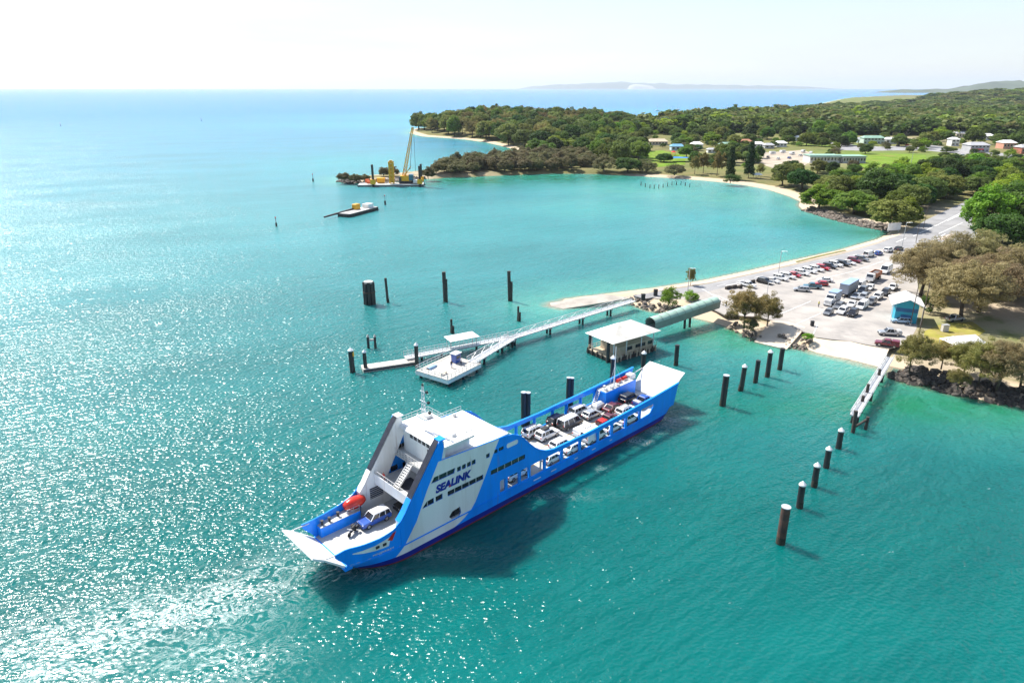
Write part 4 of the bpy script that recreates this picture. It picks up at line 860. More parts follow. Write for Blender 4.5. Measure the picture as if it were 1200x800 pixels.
def hullstrip(name, zs, material, off=0.0, xa=None, xb=None, sides=(-1, 1), ends=True):
    for s in sides:
        rings = []
        for z in zs:
            a = xa(z) if xa else x_bow(z); b2 = xb(z) if xb else x_st(z)
            rings.append([(a + (b2 - a) * t, s * (hb(a + (b2 - a) * t, z) + off), z) for t in [((i / 60) ** 1.35) for i in range(61)]])
        MB().loft(rings).build(name, material, ferry, smooth=True)
    if ends:
        for fx, nm in ((x_bow, 'bow_plate'), (x_st, 'transom')):
            MB().loft([[(fx(z), -hb(fx(z), z), z), (fx(z), hb(fx(z), z), z)] for z in zs]).build(nm, material, ferry)
hullstrip('bottom_paint', [-1.6, -.8, .0, .25], M['antifoul']); hullstrip('boot_stripe', [.25, .6, .95], M['navy']); hullstrip('hull_side', [.95, 1.4, 1.85, 2.3, 2.55], M['blue'])
frontx = lambda z: float(np.interp(z, [.95, 1.1, 2.3, 5.1, 9, 13.8], [8.3, 8.5, 9.9, 12, 13.9, 16.7])); aftx = lambda z: float(np.interp(z, [.95, 1.2, 1.8, 2.6, 3.5, 7.2, 10.7, 12], [18.0, 19.0, 20.4, 21.6, 22.4, 24.5, 26.4, 27.2]))
hullstrip('white_livery', [.97, 1.3, 1.8, 2.3], M['white'], .025, frontx, aftx, (-1, 1), False)
# rubbing strakes
for s in (-1, 1):
    for z, r_ in ((2.42, .10), (1.0, .05)):
        rs_ = MB(); xs_ = list(np.linspace(x_bow(z) + .3, 71.5, 40))
        for a_, b_ in zip(xs_, xs_[1:]): rs_.bar((a_, s * (hb(a_, z) + .03), z), (b_, s * (hb(b_, z) + .03), z), r_ * 1.6, r_ * 2)
        rs_.build('rubbing_strake', M['blue' if z > 2 else 'navy'], ferry)
# deck
dk = [(x, hb(x, 2.6)) for x in np.linspace(1.9, 73.2, 50)]
MB().slab([(x, -y + .02) for x, y in dk] + [(x, y - .02) for x, y in dk[::-1]], 2.3, DZ).build('car_deck', M['deckpale'], ferry)
for y in (-3.1, 0.0, 3.1): MB().lo(30, 70, y - .06, y + .06, DZ, DZ + .012).build('lane_line', M['yellow'], ferry)
# side plating with openings
top = [(74.2, 6.6), (66, 6.1), (58, 5.8), (46.5, 5.55), (39, 5.7), (37.2, 6.1), (35.8, 6.8), (34.6, 7.7), (33.2, 9.1), (32.0, 10.4), (31.0, 11.2), (30.0, 11.7), (28.9, 11.95), (28.0, 12.05), (16.6, 12.7), (17.1, 14.6), (16.9, 15.5), (16.3, 15.6), (15.9, 14.9), (11.6, 8.9), (10.4, 7.2), (9.4, 6.2)]
outer = [(9.4, 2.3), (73.0, 2.3)] + top
def rect(x0, x1, z0, z1, c=.18): return [(x0 + c, z0), (x1 - c, z0), (x1, z0 + c), (x1, z1 - c), (x1 - c, z1), (x0 + c, z1), (x0, z1 - c), (x0, z0 + c)]
OPEN = [rect(a, b2, 2.78, 4.85) for a, b2 in ((27.3, 28.4), (28.9, 31.3), (31.7, 33.4), (33.8, 36.8), (37.3, 40.8), (41.3, 45.3), (45.8, 50.0), (50.5, 53.7), (54.3, 57.7), (58.3, 61.8))] + [[(62.4, 2.9), (64.9, 3.1), (66.3, 4.2), (66.1, 4.75), (62.6, 4.85), (62.4, 4.7)]]
WINS = [[(14.65, 9.8), (18.7, 9.8), (18.9, 10.6), (15.2, 10.6)], rect(19.2, 19.9, 9.75, 10.5, .08), rect(20.1, 20.8, 9.75, 10.5, .08), rect(21.0, 21.7, 9.75, 10.5, .08), rect(21.9, 22.6, 9.75, 10.5, .08),
        rect(17.4, 24.0, 6.6, 7.4, .06), [(12.95, 6.6), (15.0, 6.65), (15.0, 7.5), (13.8, 7.45)], [(15.3, 6.65), (16.5, 6.7), (16.5, 7.55), (15.3, 7.5)], [(17.5, 3.2), (18.0, 2.6), (19.4, 2.5), (19.7, 3.0), (19.5, 4.0), (18.1, 3.85)],
        rect(24.6, 25.3, 9.75, 10.45, .08), rect(26.2, 26.9, 9.85, 10.5, .08), rect(27.1, 28.1, 9.9, 10.5, .08), rect(25.5, 32.6, 6.55, 7.35, .1), rect(28.7, 31.0, 9.8, 10.55, .2)]
wpoly = [(frontx(z), z) for z in (2.3, 3.2, 4.1, 5.1, 7, 9, 11, 12.68)] + [(aftx(z), z) for z in (12.0, 10.7, 9, 7.2, 5.3, 3.5, 2.6, 2.3)]
whole = lambda w: all(frontx(z) + .02 < x < aftx(z) - .02 for x, z in w)
for s in (-1, 1):
    plate(outer, OPEN + WINS, s * 5.42, .16, 'side_plating', M['blue'])
    plate(wpoly, [q for q in WINS if whole(q)], s * 5.52, .03, 'white_livery', M['white'])
    for q in WINS:
        xs = [a for a, _ in q]; zs = [b2 for _, b2 in q]
        if q[0] == WINS[8][0]:
            plate(q, [], s * 5.1, .05, 'anchor_pocket', M['blackpl']); MB().bar((18.6, s * 5.3, 3.6), (18.6, s * 5.3, 2.8), .2, .2).build('anchor', M['darksteel'], ferry); continue
        if q[0][0] > 28.6:
            plate(q, [], s * 5.44, .17, 'white_panel', M['white']); continue
        n = max(1, round((max(xs) - min(xs)) / 1.3)); wn = plate(q, [], s * 5.36, .04, 'window', M['glass'])
        for i in range(1, n): x = min(xs) + (max(xs) - min(xs)) * i / n; MB().lo(x - .05, x + .05, s * 5.38 - .06, s * 5.38 + .06, min(zs) - .02, max(zs) + .02).build('mullion', M['alu'], wn)
    # rounded blue capping rail
    cp = MB(); pts = top[:11]
    for (x0, z0), (x1, z1) in zip(pts, pts[1:]): cp.bar((x0, s * 5.42, z0), (x1, s * 5.42, z1), .34, .16)
    cp.build('capping_rail', M['blue'], ferry)
    # bow bulwark
    rings = []
    for k in range(6):
        row = []
        for i in range(15):
            xx = .3 + 9.1 * i / 14; zt = float(np.interp(xx, [.3, 1.8, 4, 6.3, 8, 8.8, 9.4], [5.2, 5.25, 5.05, 5.1, 5.45, 5.8, 6.25])); z = 2.5 + (zt - 2.5) * k / 5
            x = max(xx, x_bow(z) + (0 if xx > 1.5 else .2)); row.append((x, s * (hb(max(x, 1.9), 2.6) - .02 + .12 * (z - 2.6) * max(0, 1 - x / 9)), z))
        rings.append(row)
    inner = [[(x, y - s * .16, z) for x, y, z in r] for r in rings]
    MB().loft(rings + inner[::-1], closed=False).build('bow_bulwark', M['blue'], ferry, smooth=False)
    # white swoosh and red flash on the bow, fairleads
    ys = lambda x, z: s * (hb(max(x, 1.9), 2.6) + .03 + .12 * (z - 2.6) * max(0, 1 - x / 9))
    loz, hiz = [(2.6, 4.15), (4.0, 3.75), (5.5, 3.5), (6.6, 3.42), (7.5, 3.4)], [(2.6, 4.3), (4.0, 4.25), (5.5, 4.3), (6.6, 4.5), (7.9, 4.75)]
    MB().loft([[(x, ys(x, z), z) for x, z in loz], [(x, ys(x, z), z) for x, z in hiz]]).build('white_swoosh', M['white'], ferry)
    MB().add([(x, ys(x, z) + s * .015, z) for x, z in ((7.35, 4.35), (8.05, 4.0), (8.7, 5.25), (8.2, 5.1))], [(0, 1, 2, 3)]).build('red_flash', M['red'], ferry)
    for x in (5.9, 6.9): MB().box((x, ys(x, 3.9), 3.95), (.5, .2, .35)).build('fairlead', M['blackpl'], ferry)
    # sloped pillar: white inner box with slate front
    MB().prism([(9.4, 2.62), (13.4, 2.62), (13.6, 6.0), (17.4, 12.6), (17.2, 15.3), (16.4, 15.45), (15.8, 14.75), (11.5, 8.75), (10.3, 7.05), (9.4, 6.0)], s * 4.45, s * 5.33).build('pillar', M['white'], ferry)
    MB().loft([[(11.35, s * 4.40, 8.85), (15.75, s * 4.40, 14.95), (16.35, s * 4.40, 15.68)], [(11.35, s * 5.40, 8.85), (15.75, s * 5.40, 14.95), (16.35, s * 5.40, 15.68)]]).build('pillar_front', M['slate'], ferry)
    MB().loft([[(9.35, s * 4.42, 6.1), (10.3, s * 4.42, 7.2), (11.33, s * 4.42, 8.8)], [(9.35, s * 5.46, 6.1), (10.3, s * 5.46, 7.2), (11.33, s * 5.46, 8.8)]]).build('pillar_foot', M['white' if s > 0 else 'blue'], ferry)
    MB().box((16.85, s * 4.9, 15.62), (1.1, 1.25, .18)).build('pillar_cap', M['white' if s > 0 else 'blue'], ferry)
    # inner house walls along the car tunnel
    MB().lo(13.4, 29.2, s * 4.6 - .06, s * 4.6 + .06, 2.6, 7.0).build('tunnel_wall', M['white'], ferry)
    gr = MB().lo(11.0, 13.2, s * 4.43 - .03, s * 4.43 + .03, 4.3, 6.0).build('vent_grille', M['slate'], ferry)
    for i in range(5): MB().lo(11.0, 13.2, s * 4.38 - .03, s * 4.38 + .03, 4.45 + i * .32, 4.53 + i * .32).build('grille_bar', M['alu'], gr)
    # tall inner bulwark plates and posts between the openings on the inside
    for x in (27.05, 28.65, 31.5, 33.6, 37.05, 41.05, 45.55, 50.25, 54.0, 58.0, 62.1): MB().lo(x - .14, x + .14, s * 5.2 - .12, s * 5.2 + .12, 2.6, 5.0).build('frame_post', M['blue'], ferry)
# front well: passenger mezzanine, stairs, bridge
MB().lo(12.0, 29.0, -4.5, 4.5, 6.75, 7.0).build('mezzanine_deck', M['deckpale'], ferry)
mz = MB(); mz.lo(11.92, 12.04, -4.42, 4.42, 6.5, 8.15); mz.build('mezzanine_bulwark', M['white'], ferry)
rr = MB()
for y in np.linspace(-4.3, 4.3, 9): rr.bar((11.98, y, 8.1), (11.98, y, 8.75), .05)
rr.bar((11.98, -4.3, 8.75), (11.98, 4.3, 8.75), .06); rr.build('mezzanine_rail', M['alu'], ferry)
MB().lo(15.6, 29.0, -5.3, 5.3, 9.85, 10.05).build('bridge_deck', M['deckpale'], ferry)
hf = MB(); hf.lo(17.4, 17.5, -4.45, 4.45, 7.0, 9.9); hf.build('lounge_front', M['white'], ferry)
for y in (-3.2, -1.6, 0, 1.6, 3.2): f = MB().lo(17.34, 17.42, y - .62, y + .62, 8.0, 9.3).build('window', M['alu'], ferry); MB().lo(17.31, 17.36, y - .54, y + .54, 8.08, 9.22).build('pane', M['glass'], f)
MB().lo(13.6, 16.2, -2.6, 1.6, 7.0, 7.05).build('deck_mat', M['slate'], ferry)
st = MB()
for s in (-.55, .55): st.bar((12.9, .6 + s, 7.0), (15.7, .6 + s, 9.95), .1, .25)
st.build('stair', M['alu'], ferry)
tr_ = [o for o in ferry.children if o.name.startswith('stair')][0]
for i in range(1, 11): MB().box((12.9 + 2.8 * i / 11, .6, 7.0 + 2.95 * i / 11), (.26, 1.05, .05)).build('tread', M['white'], tr_)
rr = MB()
for y in np.linspace(-4.3, 4.3, 12): rr.bar((15.65, y, 10.05), (15.65, y, 11.05), .045)
for z in (10.4, 10.75, 11.05): rr.bar((15.65, -4.3, z), (15.65, 4.3, z), .045)
rr.build('bridge_rail', M['alu'], ferry)
wh = MB().lo(17.3, 22.5, -4.4, 4.4, 10.05, 13.75).build('wheelhouse', M['white'], ferry)
for i, y in enumerate(np.linspace(2.3, -3.6, 7)): f = MB().lo(17.22, 17.32, y - .36, y + .36, 12.75, 13.5).build('bridge_window', M['alu'], wh); 
for i, y in enumerate(np.linspace(2.3, -3.6, 7)): MB().lo(17.18, 17.24, y - .32, y + .32, 12.79, 13.46).build('bridge_pane', M['glass'], wh)
MB().lo(17.22, 17.3, -2.4, -1.4, 11.6, 12.4).build('bridge_pane', M['glass'], wh)
MB().prism([(16.6, 13.9), (22.8, 13.9), (22.6, 14.2), (17.0, 14.25)], -5.3, 5.3).build('wheelhouse_roof', M['roofwhite'], ferry, .05)
MB().lo(18.0, 29.2, -5.33, 5.33, 11.95, 12.12).build('house_roof', M['roofwhite'], ferry, .03)
MB().lo(22.4, 29.0, -5.3, 5.3, 10.0, 11.95).build('upper_house', M['white'], ferry)
MB().lo(28.9, 29.1, -4.5, 4.5, 7.0, 10.0).build('lounge_aft_wall', M['white'], ferry)
for i in range(4): MB().lo(23.2, 24.6, 4.2 - i * 2.6, 5.0 - i * 2.6 + .6, 12.12, 12.15).build('roof_grating', M['alu'], ferry)
for y in (-4.0, -2.4, -.8, .8, 2.4, 4.0): MB().lo(24.9, 28.9, y - .03, y + .03, 12.12, 12.18).build('roof_seam', M['white'], ferry)
for x, y, a, b2, h in ((23.6, 3.6, .9, .9, .7), (21.2, 3.4, 1.2, .6, .5), (26.8, 4.4, .5, .5, .5), (20.3, -3.4, .8, .8, .45)): MB().box((x, y, (12.15 if x > 22.8 else 14.2) + h / 2), (a, b2, h)).build('vent_box', M['alu'], ferry, .04)
rr = MB()
for x in np.linspace(17.4, 22.4, 6):
    for y in (5.1, -5.1): rr.bar((x, y, 14.2), (x, y, 15.1), .045)
for z in (14.65, 15.1):
    for y in (5.1, -5.1): rr.bar((17.4, y, z), (22.4, y, z), .045)
    rr.bar((22.4, -5.1, z), (22.4, 5.1, z), .045)
for y in np.linspace(-4, 4, 7): rr.bar((22.4, y, 14.2), (22.4, y, 15.1), .045)
rr.build('roof_rail', M['alu'], ferry)
rr = MB()
for x in np.linspace(22.9, 28.8, 7): rr.bar((x, 5.2, 12.1), (x, 5.2, 13.0), .045)
for z in (12.55, 13.0): rr.bar((22.9, 5.2, z), (28.8, 5.2, z), .045)
rr.build('roof_rail', M['alu'], ferry)
ms = MB()
for a in range(3): an = a * 2.094; ms.tube((18.6 + .45 * math.cos(an), .9 + .45 * math.sin(an), 14.2), (18.6 + .15 * math.cos(an), .9 + .15 * math.sin(an), 21.0), .06, .05, 6)
for k in range(12): z = 14.5 + k * .55; rr_ = .45 - .3 * (z - 14.2) / 6.8; ms.bar((18.6 + rr_, .9, z), (18.6 - .5 * rr_, .9 + .87 * rr_, z + .3), .04); ms.bar((18.6 - .5 * rr_, .9 + .87 * rr_, z), (18.6 - .5 * rr_, .9 - .87 * rr_, z + .3), .04); ms.bar((18.6 - .5 * rr_, .9 - .87 * rr_, z), (18.6 + rr_, .9, z + .3), .04)
mast = ms.build('mast', M['white'], ferry)
for z, l in ((17.2, 1.4), (18.6, 1.2), (20.1, 1.0)): MB().bar((18.6, .9 - l, z), (18.6, .9 + l * .6, z), .12, .1).build('yard_arm', M['white'], mast)
for y, z in ((-.5, 17.3), (-.3, 18.8), (0, 20.3)): MB().box((18.6, y, z), (.3, .3, .35)).build('lantern', M['blackpl'], mast)
MB().box((18.2, .9, 16.2), (.3, 2.2, .25)).build('radar', M['white'], mast)
MB().box((18.6, .9, 21.1), (.2, .2, .4)).build('lantern', M['blackpl'], mast)
# bow platform with rescue boat capsule, deck gear
MB().slab([(2.4, 3.3), (8.6, 3.3), (8.6, 5.15), (2.4, 4.6)], 2.6, 4.05).build('bow_platform', M['blue'], ferry)
MB().slab([(2.45, 3.32), (8.55, 3.32), (8.55, 5.1), (2.45, 4.55)], 4.05, 4.12).build('platform_deck', M['deckpale'], ferry)
cpz = MB(); rings = []
for i in range(9):
    t_ = i / 8; x = 6.7 + 3.2 * t_; r = .98 * (math.sin(math.pi * (t_ * .86 + .07))) ** .45
    rings.append([(x, 4.25 + r * .95 * math.cos(2 * math.pi * j / 14), 5.1 + r * .9 * math.sin(2 * math.pi * j / 14)) for j in range(14)])
cap = cpz.loft(rings, closed=True, caps=True).build('rescue_boat', M['redlife'], ferry, smooth=True)
for x in (7.6, 9.2): MB().box((x, 4.45, 4.3), (.2, 1.3, .5)).build('cradle', M['alu'], ferry)
for x, y, z in ((3.0, 3.9, 4.12), (4.1, 3.9, 4.12), (5.6, 4.2, 4.12), (2.2, -3.9, 2.6), (3.2, -4.3, 2.6)):
    MB().tube((x, y, z), (x, y, z + .65), .16, n=10).tube((x, y, z + .6), (x, y, z + .7), .24, n=10).build('bollard', M['blackpl'], ferry)
rr = MB()
for x in (6.6, 7.6, 8.5): rr.bar((x, 3.36, 4.1), (x, 3.36, 5.0), .05)
for z in (4.55, 5.0): rr.bar((6.6, 3.36, z), (8.5, 3.36, z), .05)
rr.build('platform_rail', M['alu'], ferry)
rr = MB()
for x in np.linspace(3.4, 9.2, 8): rr.bar((x, -4.1, 2.6), (x, -4.1, 3.6), .05)
for z in (3.1, 3.6): rr.bar((3.4, -4.1, z), (9.2, -4.1, z), .05)
rr.build('bow_rail', M['alu'], ferry)
MB().tube((2.6, -3.5, 2.9), (3.6, -3.8, 2.9), .3, n=10).build('winch_drum', M['blue'], ferry)
# sills closing the gaps at the ramp hinges
MB().lo(1.5, 2.6, -4.3, 4.3, 1.9, 2.58).build('bow_sill', M['blue'], ferry); MB().lo(72.0, 73.1, -4.6, 4.6, 1.9, 2.58).build('stern_sill', M['blue'], ferry)
# ramps
def framp(name, pts, hw0, hw1, flip=1):
    mb = MB(); n = len(pts)
    for i in range(n - 1):
        (x0, z0), (x1, z1) = pts[i], pts[i + 1]; a0 = hw0 + (hw1 - hw0) * i / (n - 1); a1 = hw0 + (hw1 - hw0) * (i + 1) / (n - 1); g = .04 if i else 0
        mb.add([(x0 + flip * g, -a0, z0 + g), (x0 + flip * g, a0, z0 + g), (x1, a1, z1), (x1, -a1, z1), (x0 + flip * g + flip * .15, -a0, z0 - .25), (x0 + flip * g + flip * .15, a0, z0 - .25), (x1 + flip * .1, a1, z1 - .22), (x1 + flip * .1, -a1, z1 - .22)],
               [(0, 1, 2, 3), (7, 6, 5, 4), (0, 4, 5, 1), (2, 6, 7, 3), (0, 3, 7, 4), (1, 5, 6, 2)])
    return mb.build(name, M['white'], ferry)
bow = framp('bow_ramp', [(1.7, 2.62), (-1.0, 5.0), (-2.5, 6.0)], 4.2, 4.1, -1); ste = framp('stern_ramp', [(72.9, 2.7), (76.2, 6.25), (78.2, 7.15)], 4.5, 4.2, 1)
for s in (-1, 1):
    for y in (1.2, 3.0): MB().bar((73.2, s * y, 2.95), (75.9, s * y, 5.95), .1, .08).build('tread_strip', M['roofwhite'], ste)
    MB().lo(71.8, 73.2, s * 4.95 - .3, s * 4.95 + .3, 2.6, 5.6).build('ramp_post', M['white'], ferry)
    MB().bar((72.5, s * 4.8, 5.5), (76.1, s * 4.45, 6.2), .12).build('ramp_stay', M['alu'], ferry); MB().bar((1.9, s * 4.35, 4.9), (-.9, s * 4.2, 5.1), .12).build('ramp_stay', M['alu'], ferry)
# after deckhouse on the far side with mast and life raft canisters
MB().lo(62.4, 71.8, 2.75, 5.25, 2.6, 5.4).build('deckhouse', M['blue'], ferry, .05); MB().lo(62.5, 71.7, 2.85, 5.2, 5.4, 5.46).build('deckhouse_roof', M['deckpale'], ferry)
rr = MB()
for x in np.linspace(62.6, 71.6, 9): rr.bar((x, 2.85, 5.45), (x, 2.85, 6.4), .05)
for z in (5.9, 6.4): rr.bar((62.6, 2.85, z), (71.6, 2.85, z), .05)
rr.build('deckhouse_rail', M['alu'], ferry)
lad = MB()
for y in (4.2, 4.9): lad.bar((60.9, y, 2.6), (62.4, y, 5.5), .1)
for i in range(9): f_ = (i + .5) / 9; lad.box((60.9 + 1.5 * f_, 4.55, 2.6 + 2.9 * f_), (.2, .7, .05))
lad.build('ladder', M['white'], ferry)
m2 = MB().tube((65.8, 3.6, 5.4), (65.8, 3.6, 13.8), .14, .06).build('stern_mast', M['white'], ferry)
for q in ((63.5, 3.2, 5.5), (67.6, 4.9, 5.5), (67.8, 2.9, 5.5)): MB().tube((65.8, 3.6, 10.0), q, .03).build('stay_wire', M['alu'], m2)
for x in (67.6, 69.3): MB().tube((x, 4.3, 5.85), (x + 1.2, 4.3, 5.85), .36, n=12).build('life_raft', M['redlife'], ferry)
for x, y in ((63.2, 3.5), (64, 4.5), (64.8, 3.3), (70.9, 4.6), (66.6, 3.2)): MB().box((x, y, 5.7), (.5, .5, .5)).build('deck_locker', M['alu'], ferry, .04)
MB().lo(71.0, 72.5, 3.4, 4.9, 5.4, 6.3).build('winch', M['alu'], ferry, .1)
for x in (70.6, 71.5, 72.3): MB().tube((x, -4.5, 2.6), (x, -4.5, 3.5), .14).build('bollard', M['blackpl'], ferry)
# aft stair by the blue hump
sx = MB()
for y in (-1.2, .1): sx.bar((29.3, y, 9.9), (34.5, y, 5.4), .12, .3)
for i in range(14): f_ = (i + .5) / 14; sx.box((29.3 + 5.2 * f_, -.55, 9.9 - 4.5 * f_), (.3, 1.2, .05))
sx.build('aft_stair', M['white'], ferry)
MB().lo(33.5, 36.8, -5.2, 5.2, 5.2, 5.35).build('aft_gallery', M['deckpale'], ferry)
rr = MB()
for y in np.linspace(-5, 5, 12): rr.bar((36.7, y, 5.3), (36.7, y, 6.4), .06)
for z in (5.8, 6.4): rr.bar((36.7, -5, z), (36.7, 5, z), .06)
rr.build('gallery_rail', M['white'], ferry)
for y in (-4.9, 0, 4.9): MB().lo(36.5, 36.75, y - .12, y + .12, 2.6, 5.2).build('gallery_post', M['white'], ferry)
# lettering
def lettering(text, x0, x1, z0, y, material, name, offset=.02, shear=.2, parent=ferry):
    cu = bpy.data.curves.new('tmp', 'FONT'); cu.body = text; cu.size = 1; cu.offset = offset; cu.shear = shear; cu.extrude = .012; cu.space_character = 1.02
    o = bpy.data.objects.new('tmp', cu); COL.objects.link(o); dg = bpy.context.evaluated_depsgraph_get(); me = bpy.data.meshes.new_from_object(o.evaluated_get(dg)); bpy.data.objects.remove(o)
    xs = [v.co.x for v in me.vertices]; k = (x1 - x0) / (max(xs) - min(xs)); mn = min(xs); ht = max(v.co.y for v in me.vertices)
    return me, k, mn, ht
me, k, mn, ht = lettering('SEALINK', 15.35, 21.75, 8.1, -5.56, M['navy'], 'lettering', .055)
for v in me.vertices: v.co = (15.35 + (v.co.x - mn) * k, -5.56 - v.co.z, 8.05 + v.co.y * 1.15 / ht)
me.materials.append(M['navy']); obj('lettering', me, ferry)
MB().add([(17.55, -5.585, 8.02), (17.95, -5.585, 8.02), (17.85, -5.585, 8.45)], [(0, 1, 2)]).build('red_flash', M['red'], ferry)
me, k, mn, ht = lettering('MINJERRIBAH', 5.2, 8.2, 2.9, -5.5, M['white'], 'lettering', .0, .1)
for v in me.vertices:
    x = 5.2 + (v.co.x - mn) * k; z = 2.75 + v.co.y * .26 / ht; v.co = (x, -(hb(x, 2.6) + .03 + .12 * (z - 2.6) * max(0, 1 - x / 9)) - v.co.z - .01, z)
me.materials.append(M['white']); obj('lettering', me, ferry)
for x, wd in ((34.5, 1.6), (38.5, 1.2), (44.2, .8), (48.7, .9), (53.5, .6)): MB().lo(x, x + wd, -5.53, -5.5, 1.75, 1.9).build('draft_mark', M['white'], ferry)

# vehicles on the ferry
def on(x, y): return FO + fd * x + fn * y + Vector((0, 0, DZ + .015))
def fcar(kind, col, x, y, label, rev=False, **k): return car(kind, col, on(x, y), FR + (math.pi if rev else 0), label, 'vehicles on the ferry deck', **k)
fcar('suv', 'white', 45.3, 1.9, 'white four wheel drive with black roof box on the ferry deck', extra='box')
fcar('suv', 'white', 44.4, 4.2, 'white four wheel drive with roof rack along the far rail of the ferry', extra='rack')
fcar('van', 'darkgrey', 51.3, 1.9, 'charcoal van with white roof in the middle of the ferry deck', roof='white')
fcar('suv', 'black', 50.6, 4.2, 'black car along the far rail beside the charcoal van')
fcar('hatch', 'silver', 57.0, 1.7, 'silver hatchback behind the charcoal van on the ferry')
fcar('suv', 'white', 56.4, 4.2, 'white car along the far rail beside the silver hatchback')
fcar('ute', 'white', 51.0, -2.0, 'white utility with canopy in the middle lane of the ferry', extra='canopy')
fcar('wagon', 'white', 44.7, -2.0, 'white wagon nearest the superstructure in the second lane of the ferry')
fcar('ute', 'darkred', 57.2, -2.1, 'dark red utility with red cargo in its tray on the ferry', extra='load')
fcar('suv', 'white', 62.6, -2.0, 'white car with dark roof rack near the stern of the ferry', extra='rack')
fcar('sedan', 'darkred', 62.2, .7, 'dark maroon sedan near the stern of the ferry')
fcar('suv', 'black', 67.6, 1.1, 'black four wheel drive beside the stern deckhouse of the ferry')
fcar('ute', 'blue', 68.4, -1.7, 'dark blue utility with silver tool box by the stern ramp', extra='traytool')
fcar('hatch', 'white', 40.2, -4.2, 'white hatchback behind the first car deck opening aft of the hump')
fcar('sedan', 'white', 45.2, -4.2, 'white sedan behind the second car deck opening of the ferry')
fcar('van', 'white', 50.6, -4.2, 'white van behind the middle car deck opening of the ferry')
fcar('hatch', 'white', 55.6, -4.2, 'white hatchback behind the car deck opening right of the white van')
fcar('suv', 'white', 60.3, -4.2, 'white four wheel drive behind the car deck opening nearest the stern')
fcar('suv', 'white', 32.5, -3.6, 'white car half hidden under the blue hump of the ferry'); fcar('suv', 'silver', 33.0, 1.5, 'silver car half hidden below the after gallery of the ferry')
fcar('suv', 'blue', 9.6, 1.4, 'blue car with white roof on the bow deck of the ferry', roof='white', rev=True)
fcar('wagon', 'bronze', 15.2, -1.8, 'bronze car in the shadow of the ferry tunnel', rev=True); fcar('suv', 'black', 15.5, 1.2, 'black car in the shadow of the ferry tunnel behind the blue car', rev=True)
e = empty('motorbike', on(5.9, 1.2), FR + math.pi + .5, 'black motorbike with panniers on the bow deck', 'motorbike', 'vehicles on the ferry deck')
for x in (-.75, .75): MB().tube((x, -.09, .33), (x, .09, .33), .33, n=14).build('wheel', M['tyre'], e)
MB().prism([(-.7, .55), (-.2, .4), (.45, .45), (.6, .85), (.2, 1.0), (-.1, .85), (-.8, .9)], -.18, .18).build('body', M['blackpl'], e, .04); MB().box((-.4, 0, .95), (.75, .34, .14)).build('seat', M['blackpl'], e, .03)
MB().bar((.55, -.4, 1.1), (.55, .4, 1.1), .06).bar((.75, 0, .33), (.5, 0, 1.1), .09).build('handlebar', M['alu'], e); MB().box((-.75, .36, .75), (.5, .25, .45)).box((-.75, -.36, .75), (.5, .25, .45)).build('pannier', M['blackpl'], e, .03)
e = empty('covered_trailer', on(60.4, 3.0), FR, 'small white covered trailer beside the stern deckhouse of the ferry', 'trailer', 'vehicles on the ferry deck')
MB().loft([[(-1.3, -.7, .5), (1.3, -.7, .5), (1.3, .7, .5), (-1.3, .7, .5)], [(-1.2, -.65, 1.1), (1.1, -.65, 1.1), (1.1, .65, 1.1), (-1.2, .65, 1.1)], [(-.8, -.25, 1.45), (.8, -.25, 1.45), (.8, .25, 1.45), (-.8, .25, 1.45)]], closed=True, caps=True).build('cover', M['white'], e)
for s in (-1, 1): MB().tube((0, s * .72, .3), (0, s * .9, .3), .3, n=12).build('wheel', M['tyre'], e)
MB().bar((1.2, 0, .5), (2.1, 0, .45), .1).build('drawbar', M['steel'], e)
# ------------------------------------------------------------------ mooring and fender piles
CAPW = M['white']; piles = 'steel mooring piles'
def pile(u, v, h, r, label, cap='cone', material=None, lean=(0, 0), band=None, name='mooring_pile', group=piles):
    p = G(u, v); lean = (lean[0] + random.uniform(-.12, .12), lean[1] + random.uniform(-.12, .12)); e = empty(name, p, 0, label, 'pile', group); m_ = material or M['darksteel']
    MB().tube((0, 0, -4), (lean[0], lean[1], h), r, n=16).build('shaft', m_, e, smooth=False)
    if cap == 'cone':
        MB().tube((lean[0], lean[1], h), (lean[0], lean[1], h + .18), r * 1.12, r * 1.12, 16).tube((lean[0], lean[1], h + .18), (lean[0], lean[1], h + .75), r * 1.12, .03, 16).build('cap', CAPW, e)
    elif cap == 'flat': MB().tube((lean[0], lean[1], h), (lean[0], lean[1], h + .12), r * 1.05, n=16).build('cap', M['steel'], e)
    MB().tube((0, 0, -.5), (lean[0] * .2, lean[1] * .2, 1.15), r * 1.05, r * 1.02, n=16).build('tide_band', M['tide'], e)
    if band: MB().tube((0, 0, h - band[1]), (0, 0, h - band[0]), r * 1.03, n=16).build('band', M['yellow'], e)
    return e
pile(914.5, 636, 5.9, .62, 'thick rusty pile nearest the camera standing clear of the row', 'flat', M['rust'], (.05, 0))
for (u, v, h), s in zip(((937, 594.5, 3.9), (954, 570, 3.7), (968, 547.5, 3.4), (982.5, 525, 3.4)), ('next to the thick rusty pile', 'second from the thick rusty pile', 'third from the thick rusty pile', 'nearest the jetty head')):
    pile(u, v, h, .48, 'dark pile with white cone cap ' + s)
pile(846.5, 475, 6.6, .60, 'thick dark pile with pale top behind the ferry stern ramp', 'flat', lean=(.15, 0)); pile(867.5, 457.5, 5.4, .5, 'dark pile with white cone cap second in the row off the landing slab', lean=(.25, 0)); pile(885, 448, 5.2, .48, 'plain dark pile third in the row off the landing slab', 'none', lean=(.1, 0)); pile(899, 441.5, 5.8, .52, 'dark pile with white cone cap beside the landing slab'); pile(913.5, 433, 5.2, .52, 'plain dark pile nearest the vehicle ramp', 'none')
